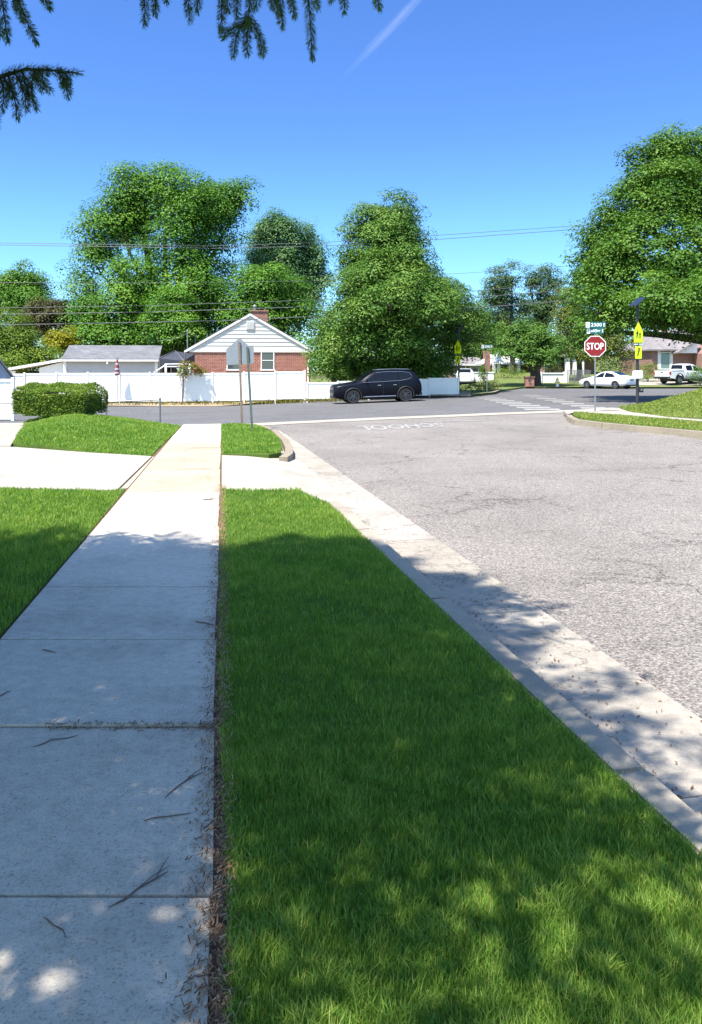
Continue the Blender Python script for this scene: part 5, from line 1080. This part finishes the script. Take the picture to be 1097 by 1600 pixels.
def wheel(parent, x, y, r, side, w=.24, rim='alloy', face='alloydark', spokes=5):
    e = D.objects.new('wheel', None); link(e, parent); e.location = (x, y, r); e.scale = (1, side, 1)
    b = B(); b.lathe([(r*.66, -w*.5), (r*.9, -w*.5), (r*.985, -w*.36), (r, -w*.15), (r, w*.15), (r*.985, w*.36), (r*.9, w*.5), (r*.68, w*.46), (r*.66, w*.3)], 32, (0, 0, 0), 'y'); b.build('tyre', m['rubber'], e, True)
    b = B(); b.lathe([(r*.70, w*.30), (r*.70, w*.47), (r*.65, w*.49), (r*.62, w*.36), (r*.60, w*.1), (r*.1, w*.1)], 32, (0, 0, 0), 'y'); rm = b.build('rim', m[face], e, True)
    for k in range(spokes):
        a = 2*math.pi*k/spokes+.3; c = B(); ca, sa = math.cos(a), math.sin(a); tx, tz = -sa, ca
        for o2 in (-.055, .055):
            q = [(ca*d+tx*(o2*f+s*g), yy, sa*d+tz*(o2*f+s*g)) for yy in (w*.30, w*.45) for d, f, g, s in ((r*.12, .5, .028, -1), (r*.64, 1.6, .026, -1), (r*.64, 1.6, .026, 1), (r*.12, .5, .028, 1))]; c.hexa(q)
        c.build('spoke', m[rim], rm)
    b = B(); b.lathe([(r*.15, w*.2), (r*.15, w*.47), (r*.10, w*.50)], 14, (0, 0, 0), 'y'); b.build('hub', m[rim], rm, True)
    return e
def car(name, label, cat, loc, rz, tab, L, W, wheels, wr_, paint, glass_specs, trims=None, group=None, scale=1.):
    """tab rows: x from the nose, sill z, shoulder half width, belt z, top half width, top z. The nose points to -X before rz; x grows to the tail."""
    root = thing(name, label, cat, loc, rz, group); root.scale = (scale,)*3; rings = []
    for x, zs, ws, zb, wt, zt in tab:
        half = [(0, zs), (ws*.80, zs), (ws*.965, zs+.07), (ws, (zs+zb)*.5+.02), (ws*.985, zb-.10), (ws*.95, zb), (wt+(ws*.95-wt)*.08, zt-.07), (wt*.9, zt), (wt*.5, zt+.012), (0, zt+.018)]
        rings.append([(x-L/2, y, z) for y, z in half]+[(x-L/2, -y, z) for y, z in half[-2:0:-1]])
    cuts = []
    for wx in wheels: cuts.append(lambda c, wx=wx: [c.lathe([(wr_*1.13, s*(W/2-.34)), (wr_*1.13, s*(W/2+.3))], 30, (wx-L/2, 0, wr_), 'y') for s in (-1, 1)])
    body = subsurf_body('body', rings, cuts, paint, root)
    at = lambda x: lerp_tab(tab, x)
    def skin(x, t, s, out):                               # a point of the side window surface
        zs, ws, zb, wt, zt = at(x); y0, z0 = ws*.95, zb; y1, z1 = wt+(ws*.95-wt)*.08, zt-.07; return Vector((x-L/2, s*(y0+(y1-y0)*t+out), z0+(z1-z0)*t))
    def pane(poly, s, nm='side_window', mat='carglass', out=.006, par=None, th=.012):
        a = [skin(x, t, s, out) for x, t in poly]; c = [skin(x, t, s, out-th) for x, t in poly]; b = B(); va = [b.bm.verts.new(p) for p in a]; vc = [b.bm.verts.new(p) for p in c]; n = len(a)
        b.bm.faces.new(va); b.bm.faces.new(vc[::-1])
        for i in range(n): b.bm.faces.new([va[i], vc[i], vc[(i+1) % n], va[(i+1) % n]])
        return b.build(nm, m[mat], par or root)
    def side(x, z, s, out=.004):                          # a point of the door surface
        zs, ws, zb, wt, zt = at(x); zm = (zs+zb)*.5+.02
        if z > zb-.1: y = ws*(.985+(z-(zb-.1))/.1*(-.035))
        elif z > zm: y = ws*(1-.015*(z-zm)/max(.01, zb-.1-zm))
        else: y = ws*(.965+.035*(z-zs-.07)/max(.01, zm-zs-.07))
        return Vector((x-L/2, s*(y+out), z))
    for s in (-1, 1):
        for poly in glass_specs['side']: pane(poly, s)
    def slab(rows, nm, mat, off):                         # glass across the car: rows of (x, frac of half width, lift)
        b = B(); A = []
        for x, zfrac in rows:
            zs, ws, zb, wt, zt = at(x); A.append([(x-L/2+off[0], y, zt+off[1]+.014*(1-(abs(y)/max(wt, .01))**2)) for y in np.linspace(-wt*zfrac, wt*zfrac, 5)])
        V = [[b.bm.verts.new(p) for p in r] for r in A]; U = [[b.bm.verts.new((p[0]-off[0]*2, p[1], p[2]-.014)) for p in r] for r in A]
        for q in (V, U):
            for r0, r1 in zip(q, q[1:]):
                for k in range(4): b.bm.faces.new([r0[k], r0[k+1], r1[k+1], r1[k]])
        return b.build(nm, m[mat], root, True)
    if 'front' in glass_specs: slab(glass_specs['front'], 'windshield', 'carglass', (-.012, .012))
    if 'rear' in glass_specs: slab(glass_specs['rear'], 'rear_window', 'carglass', (.012, .012))
    for i, wx in enumerate(wheels):
        for s in (-1, 1): wheel(root, wx-L/2, s*(W/2-.135), wr_, s, .25, *(glass_specs.get('rim', ('alloy', 'alloydark'))))
    un = B(); un.box(wheels[0]-L/2-.5, wheels[1]-L/2+.5, -W/2+.36, W/2-.36, .2, .42); un.build('underbody', m['blackplastic'], root)
    return root, at, skin, side, pane, body
def strip(pts, w, t, name, mat, root):                    # flat strip following points on the car's side
    b = B(); b.tube(pts, w, 6); return b.build(name, m[mat], root, True)
SUV = [(0, .44, .66, .70, .56, .84), (.03, .33, .82, .86, .70, .97), (.18, .27, .92, .97, .80, 1.045), (.62, .25, .97, 1.04, .86, 1.10), (1.15, .25, .98, 1.09, .86, 1.16), (1.40, .25, .985, 1.13, .81, 1.21), (1.52, .25, .985, 1.14, .79, 1.29), (1.9, .25, .99, 1.15, .73, 1.55), (2.24, .25, .99, 1.16, .69, 1.72), (2.5, .25, .99, 1.17, .685, 1.765), (3.1, .25, .99, 1.18, .685, 1.785), (3.8, .26, .985, 1.20, .675, 1.775), (4.3, .27, .975, 1.22, .655, 1.745), (4.58, .30, .96, 1.23, .63, 1.69), (4.70, .34, .945, 1.22, .62, 1.60), (4.84, .38, .92, 1.16, .64, 1.36), (4.95, .44, .89, 1.02, .72, 1.12), (5.0, .50, .80, .84, .66, .92)]
def suv(label, loc, rz, paint, group=None, scale=1., rims=('alloydark', 'blackplastic')):
    gl_ = {'side': [[(1.78, .06), (2.72, .04), (2.72, .93), (2.36, .90)], [(2.80, .04), (3.62, .04), (3.62, .92), (2.80, .93)], [(3.70, .05), (4.26, .16), (4.42, .42), (4.30, .80), (3.70, .91)]], 'front': [(1.50, .9), (1.85, .93), (2.24, .92)], 'rear': [(4.56, .88), (4.70, .9), (4.84, .9)], 'rim': rims}
    r, at, skin, side, pane, body = car('parked_car', label, 'car', loc, rz, SUV, 5., 1.97, (1.08, 4.02), .385, paint, gl_, None, group, scale); L = 5.
    for s in (-1, 1):
        strip([skin(x, t, s, .012) for x, t in ((1.66, .0), (2.2, -.02), (3.0, -.02), (3.8, -.01), (4.28, .12), (4.46, .40), (4.33, .84), (3.9, .95), (3.0, .98), (2.40, .96))], .013, .01, 'chrome_trim', 'chrome', r)
        for x0 in (2.76, 3.68): strip([side(x0, z, s, .001) for z in (.36, .6, .85, 1.05, 1.13)], .008, .01, 'door_seam', 'blackplastic', r)
        strip([side(x, .355, s, .006) for x in (1.62, 2.2, 2.9, 3.46)], .03, .02, 'sill_trim', 'chrome', r)
        for wx in (1.08, 4.02):
            b = B(); b.tube([(wx-L/2+.455*math.cos(a), s*(at(wx)[1]*1.0-.012), .385+.455*math.sin(a)) for a in np.linspace(-.25, math.pi+.25, 18)], .034, 6); b.build('arch_trim', m['blackplastic'], r, True)
        for x0 in (2.55, 3.42):
            c = side(x0, .97, s, .02); b = B(); b.box(c.x-.09, c.x+.09, min(c.y, c.y-s*.03), max(c.y, c.y-s*.03), c.z-.014, c.z+.014); b.build('door_handle', m['chrome'], r, bevel=.005)
        b = B(); c = skin(1.80, .08, s, .03); b.hexa([(c.x-.02, c.y, c.z), (c.x+.09, c.y, c.z), (c.x+.09, c.y+s*.2, c.z+.02), (c.x-.04, c.y+s*.2, c.z+.02), (c.x, c.y, c.z+.1), (c.x+.09, c.y, c.z+.1), (c.x+.09, c.y+s*.2, c.z+.15), (c.x-.02, c.y+s*.2, c.z+.15)]); b.build('mirror', paint, r, bevel=.015)
        b = B(); b.tube([(x-L/2, s*.60, at(x)[4]+.055) for x in (2.45, 2.6, 3.4, 4.2, 4.35)], [.012, .02, .02, .02, .012], 6); b.build('roof_rail', m['chrome'], r, True)
        b = B(); b.hexa([(.07-L/2, s*.60, .80), (.30-L/2, s*.88, .80), (.29-L/2, s*.80, .80), (.09-L/2, s*.5, .80), (.075-L/2, s*.62, .91), (.36-L/2, s*.885, .95), (.33-L/2, s*.8, .95), (.1-L/2, s*.5, .91)]); b.build('headlight', m['lens'], r, bevel=.01)
        b = B(); b.hexa([(4.93-L/2, s*.58, .80), (4.70-L/2, s*.925, .80), (4.72-L/2, s*.80, .80), (4.86-L/2, s*.5, .80), (4.88-L/2, s*.60, 1.14), (4.70-L/2, s*.905, 1.16), (4.7-L/2, s*.8, 1.16), (4.82-L/2, s*.5, 1.14)]); b.build('tail_light', m['redlight'], r, bevel=.01)
    b = B(); b.box(.0-L/2-.01, .1-L/2, -.56, .56, .58, .80); b.build('grille', m['blackplastic'], r, bevel=.02)
    b = B(); b.box(.01-L/2, .3-L/2, -.78, .78, .30, .46); b.build('front_bumper', m['blackplastic'], r, bevel=.04)
    b = B(); b.box(4.72-L/2, 5.0-L/2, -.80, .80, .34, .52); b.build('rear_bumper', m['blackplastic'], r, bevel=.04)
    b = B(); b.box(4.995-L/2, 5.015-L/2, -.17, .17, .80, .90); b.build('plate', m['signwhite'], r)
    return r
Y = 46.6; X = WX(587, Y); suv('dark navy family car parked side on at the far kerb before the lower fence', (X, Y, T(X, Y)+.004), fa*1.0, m['navy'])
D.objects['parked_car'].rotation_euler = (0, -math.atan(.030), fa)
Y = 80; X = WX(726, Y); suv('white car seen from behind, half hidden by the end of the fence', (X, Y, T(X, Y)+.1), R(-97), m['carwhite'], None, .95)
SED = [(0, .40, .58, .55, .50, .62), (.05, .28, .76, .64, .62, .72), (.25, .22, .85, .72, .72, .79), (.7, .20, .89, .80, .78, .88), (1.15, .20, .90, .86, .78, .95), (1.35, .20, .90, .89, .72, 1.02), (1.8, .20, .90, .91, .62, 1.26), (2.2, .20, .90, .92, .57, 1.40), (2.65, .20, .90, .93, .555, 1.445), (3.1, .20, .90, .94, .55, 1.41), (3.55, .20, .895, .95, .58, 1.26), (3.95, .21, .89, .97, .68, 1.09), (4.3, .24, .87, .96, .74, 1.05), (4.52, .30, .83, .90, .72, 1.01), (4.6, .38, .76, .74, .62, .84)]
def sedan(label, loc, rz):
    gl_ = {'side': [[(1.62, .06), (2.50, .05), (2.50, .93), (2.18, .90)], [(2.58, .05), (3.42, .08), (3.62, .25), (3.2, .84), (2.58, .93)]], 'front': [(1.42, .9), (1.8, .93), (2.16, .92)], 'rear': [(3.16, .9), (3.55, .9), (3.90, .86)]}
    r, at, skin, side, pane, body = car('parked_car', label, 'car', loc, rz, SED, 4.6, 1.80, (.92, 3.62), .325, m['carwhite'], gl_); L = 4.6
    for s in (-1, 1):
        for x0 in (1.55, 2.54, 3.42): strip([side(x0, z, s, .001) for z in (.3, .5, .7, .88)], .007, .01, 'door_seam', 'blackplastic', r)
        for x0 in (2.36, 3.26):
            c = side(x0, .80, s, .016); b = B(); b.box(c.x-.08, c.x+.08, c.y-.015, c.y+.015, c.z-.012, c.z+.012); b.build('door_handle', m['carwhite'], r)
        b = B(); c = skin(1.66, .08, s, .03); b.box(c.x-.02, c.x+.08, min(c.y, c.y+s*.18), max(c.y, c.y+s*.18), c.z, c.z+.12); b.build('mirror', m['carwhite'], r, bevel=.02)
        b = B(); b.hexa([(4.54-L/2, s*.46, .76), (4.2-L/2, s*.885, .78), (4.22-L/2, s*.76, .78), (4.45-L/2, s*.4, .76), (4.53-L/2, s*.48, .94), (4.25-L/2, s*.868, .96), (4.25-L/2, s*.76, .96), (4.42-L/2, s*.4, .94)]); b.build('tail_light', m['redlight'], r, bevel=.01)
        b = B(); b.hexa([(.09-L/2, s*.5, .58), (.36-L/2, s*.85, .60), (.36-L/2, s*.75, .60), (.14-L/2, s*.4, .58), (.1-L/2, s*.52, .69), (.42-L/2, s*.84, .74), (.4-L/2, s*.74, .74), (.15-L/2, s*.4, .69)]); b.build('headlight', m['lens'], r)
    b = B(); b.box(4.57-L/2, 4.612-L/2, -.26, .26, .70, .80); b.build('plate', m['blackplastic'], r); b = B(); b.box(4.36-L/2, 4.58-L/2, -.7, .7, .26, .38); b.build('rear_bumper', m['blackplastic'], r, bevel=.03)
    return r
Y = 68.3; X = WX(949, Y); sedan('white sedan parked at the far kerb right of the stop sign post', (X, Y, T(X, Y)+.004), R(-52))
PICK = [(0, .50, .62, .66, .56, .80), (.05, .42, .84, .84, .74, .98), (.3, .40, .92, .94, .84, 1.06), (.9, .40, .945, 1.0, .86, 1.12), (1.35, .40, .95, 1.06, .82, 1.18), (1.75, .40, .95, 1.08, .74, 1.42), (2.15, .40, .95, 1.09, .68, 1.68), (2.6, .40, .95, 1.10, .67, 1.74), (3.2, .40, .95, 1.11, .67, 1.73), (3.5, .40, .95, 1.12, .68, 1.67), (3.62, .40, .95, 1.12, .74, 1.20), (3.66, .40, .95, 1.05, .80, 1.10)]
def pickup(label, loc, rz):
    gl_ = {'side': [[(1.70, .06), (2.52, .05), (2.52, .92), (2.14, .9)], [(2.62, .05), (3.36, .08), (3.36, .90), (2.62, .92)]], 'front': [(1.42, .9), (1.75, .93), (2.1, .92)], 'rear': [(3.515, .84), (3.605, .88)]}
    r, at, skin, side, pane, body = car('pickup_truck', label, 'pickup', loc, rz, PICK, 5.4, 1.90, (1.0, 4.25), .39, m['carwhite'], gl_); L = 5.4
    bd = B(); X0, X1 = 3.68-L/2, 5.28-L/2; y1 = .945; yi = .86; cx = 4.25-L/2
    arch = [(cx+.46*math.cos(a), .39+.46*math.sin(a)) for a in np.linspace(math.pi*.98, .02*math.pi, 14)]
    for s in (-1, 1):
        bd.prism([(X0, .45)]+arch+[(X1, .50), (X1, 1.13), (X0, 1.15)], min(s*y1, s*yi), max(s*y1, s*yi))
    bd.box(X0, X1, -yi+.002, yi-.002, .62, .70); bd.box(X0, X0+.06, -yi+.002, yi-.002, .702, 1.12); bed = bd.build('cargo_bed', m['carwhite'], r)
    b = B(); b.box(X1+.004, X1+.06, -.80, .80, .62, 1.13); tg = b.build('tailgate', m['carwhite'], r, bevel=.01); b = B(); b.box(X1+.062, X1+.075, -.12, .12, .95, 1.03); b.build('tailgate_handle', m['blackplastic'], tg)
    b = B(); b.box(X1+.02, X1+.16, -.9, .9, .46, .60); b.build('rear_bumper', m['blackplastic'], r, bevel=.02)
    b = B(); b.box(.01-L/2, .25-L/2, -.85, .85, .42, .62); b.build('front_bumper', m['blackplastic'], r, bevel=.03); b = B(); b.box(-.02-L/2, .06-L/2, -.6, .6, .64, .86); b.build('grille', m['blackplastic'], r, bevel=.02)
    for s in (-1, 1):
        b = B(); b.box(X1-.02, X1+.064, min(s*.80, s*.953), max(s*.80, s*.953), .76, 1.06); b.build('tail_light', m['redlight'], r, bevel=.01)
        b = B(); b.box(X0, X1, min(s*.85, s*.965), max(s*.85, s*.965), 1.152, 1.19); b.build('bed_rail', m['blackplastic'], r)
        for wx in (1.0, 4.25):
            b = B(); b.tube([(wx-L/2+.475*math.cos(a), s*.94, .39+.475*math.sin(a)) for a in np.linspace(-.1, math.pi+.1, 18)], .055, 6); b.build('arch_trim', m['blackplastic'], r, True)
        for x0 in (2.57, 3.44): strip([side(x0, z, s, .001) for z in (.48, .7, .9, 1.06)], .008, .01, 'door_seam', 'blackplastic', r)
        b = B(); b.box(1.5-L/2, 3.5-L/2, min(s*.9, s*1.0), max(s*.9, s*1.0), .33, .39); b.build('side_step', m['blackplastic'], r)
        b = B(); c = skin(1.74, .08, s, .03); b.box(c.x-.02, c.x+.08, min(c.y, c.y+s*.2), max(c.y, c.y+s*.2), c.z, c.z+.18); b.build('mirror', m['blackplastic'], r, bevel=.02)
        for x0 in (2.42, 3.3):
            c = side(x0, .97, s, .02); b = B(); b.box(c.x-.08, c.x+.08, c.y-.015, c.y+.015, c.z-.014, c.z+.014); b.build('door_handle', m['blackplastic'], r)
    return r
Y = 73.; X = WX(1069, Y); pickup('white pickup truck with black wheel arches on the far driveway', (X, Y, zfar(X, Y)+.03), R(180+26))

# ------------------------------------------------------------------ cloud wisp, sky, sun, camera
Yc = 3000.; p0, p1 = PT(548, 108, Yc), PT(690, -40, Yc); d = p1-p0
me = D.meshes.new('cloud'); bm = bmesh.new(); bmesh.ops.create_icosphere(bm, subdivisions=3, radius=1); bm.to_mesh(me); bm.free()
cm = D.materials.new('thin cloud'); cm.use_nodes = True; nd, lk = cm.node_tree.nodes, cm.node_tree.links; nd.remove(nd['Principled BSDF'])
pv = nd.new('ShaderNodeVolumePrincipled'); pv.inputs['Color'].default_value = (1, 1, 1, 1); pv.inputs['Anisotropy'].default_value = .2
tc = nd.new('ShaderNodeTexCoord'); ns = noise(nd, lk, 2.2, 6, .65, tc.outputs['Object'])
ln = nd.new('ShaderNodeVectorMath'); ln.operation = 'LENGTH'; lk.new(tc.outputs['Object'], ln.inputs[0])
mr = nd.new('ShaderNodeMapRange'); mr.inputs[1].default_value = 1.; mr.inputs[2].default_value = .1; lk.new(ln.outputs['Value'], mr.inputs[0])
nr = nd.new('ShaderNodeMapRange'); nr.inputs[1].default_value = .35; nr.inputs[2].default_value = .7; lk.new(ns.outputs['Fac'], nr.inputs[0])
mu = nd.new('ShaderNodeMath'); mu.operation = 'MULTIPLY'; lk.new(mr.outputs[0], mu.inputs[0]); lk.new(nr.outputs[0], mu.inputs[1])
mu2 = nd.new('ShaderNodeMath'); mu2.operation = 'MULTIPLY'; mu2.inputs[1].default_value = .014; lk.new(mu.outputs[0], mu2.inputs[0]); lk.new(mu2.outputs[0], pv.inputs['Density']); lk.new(pv.outputs[0], nd['Material Output'].inputs['Volume'])
me.materials.append(cm); co = link(D.objects.new('cloud', me)); co.location = (p0+p1)/2; co.rotation_mode = 'QUATERNION'; co.rotation_quaternion = d.to_track_quat('X', 'Z'); co.scale = (d.length*.62, 21, 22)
co['kind'] = 'structure'

SUN_EL, SUN_AZ = 64., 222.                                # azimuth clockwise from +Y, the way the camera looks
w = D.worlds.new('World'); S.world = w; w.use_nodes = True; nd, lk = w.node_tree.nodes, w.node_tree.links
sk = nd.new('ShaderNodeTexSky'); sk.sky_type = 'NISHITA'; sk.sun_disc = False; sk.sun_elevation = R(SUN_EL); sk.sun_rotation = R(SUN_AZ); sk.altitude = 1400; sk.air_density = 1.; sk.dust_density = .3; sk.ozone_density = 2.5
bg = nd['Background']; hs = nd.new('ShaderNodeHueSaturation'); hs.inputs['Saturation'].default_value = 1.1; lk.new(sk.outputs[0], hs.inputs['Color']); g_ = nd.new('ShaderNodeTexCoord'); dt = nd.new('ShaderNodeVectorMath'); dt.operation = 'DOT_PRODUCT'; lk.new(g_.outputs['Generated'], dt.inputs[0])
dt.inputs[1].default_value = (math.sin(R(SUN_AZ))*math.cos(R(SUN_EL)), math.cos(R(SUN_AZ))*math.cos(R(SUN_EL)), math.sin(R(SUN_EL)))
sky_gain = ramp(nd, [(.0, (.36, .47, .66)), (.15, (.36, .47, .66)), (.45, (.9, .88, .9)), (.9, (1.75, 1.5, 1.25))]); lk.new(dt.outputs['Value'], sky_gain.inputs['Fac'])   # added sky gain: darker ahead, brighter round the sun to lift the shade
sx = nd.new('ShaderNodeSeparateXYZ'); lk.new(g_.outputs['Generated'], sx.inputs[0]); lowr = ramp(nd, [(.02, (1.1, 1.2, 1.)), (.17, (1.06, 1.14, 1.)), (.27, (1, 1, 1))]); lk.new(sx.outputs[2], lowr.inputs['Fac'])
lk.new(mixc(nd, lk, mixc(nd, lk, hs.outputs[0], sky_gain.outputs['Color'], 1., 'MULTIPLY'), lowr.outputs['Color'], 1., 'MULTIPLY'), bg.inputs['Color']); bg.inputs['Strength'].default_value = .15
sl = D.lights.new('sun', 'SUN'); sl.energy = 4.4; sl.angle = R(.53); sl.color = (1, .93, .83); so = link(D.objects.new('sun', sl))
sd = Vector((math.sin(R(SUN_AZ))*math.cos(R(SUN_EL)), math.cos(R(SUN_AZ))*math.cos(R(SUN_EL)), math.sin(R(SUN_EL)))); so.rotation_euler = sd.to_track_quat('Z', 'Y').to_euler(); so.location = (0, 0, 60)
cd = D.cameras.new('camera'); ca = link(D.objects.new('camera', cd)); ca.location = (0, 0, EYE); ca.rotation_euler = (R(90), 0, 0)
cd.sensor_fit = 'HORIZONTAL'; cd.sensor_width = 36; cd.lens = 36*F/1097; cd.shift_y = -(800-HY)/1600.*(1600/1097); cd.clip_end = 20000; cd.clip_start = .05; S.camera = ca
S.view_settings.view_transform = 'Standard'; S.view_settings.look = 'None'; S.view_settings.exposure = 1.42; S.view_settings.gamma = 1
S.cycles.volume_max_steps = 128; S.cycles.max_bounces = 8; S.cycles.transparent_max_bounces = 8
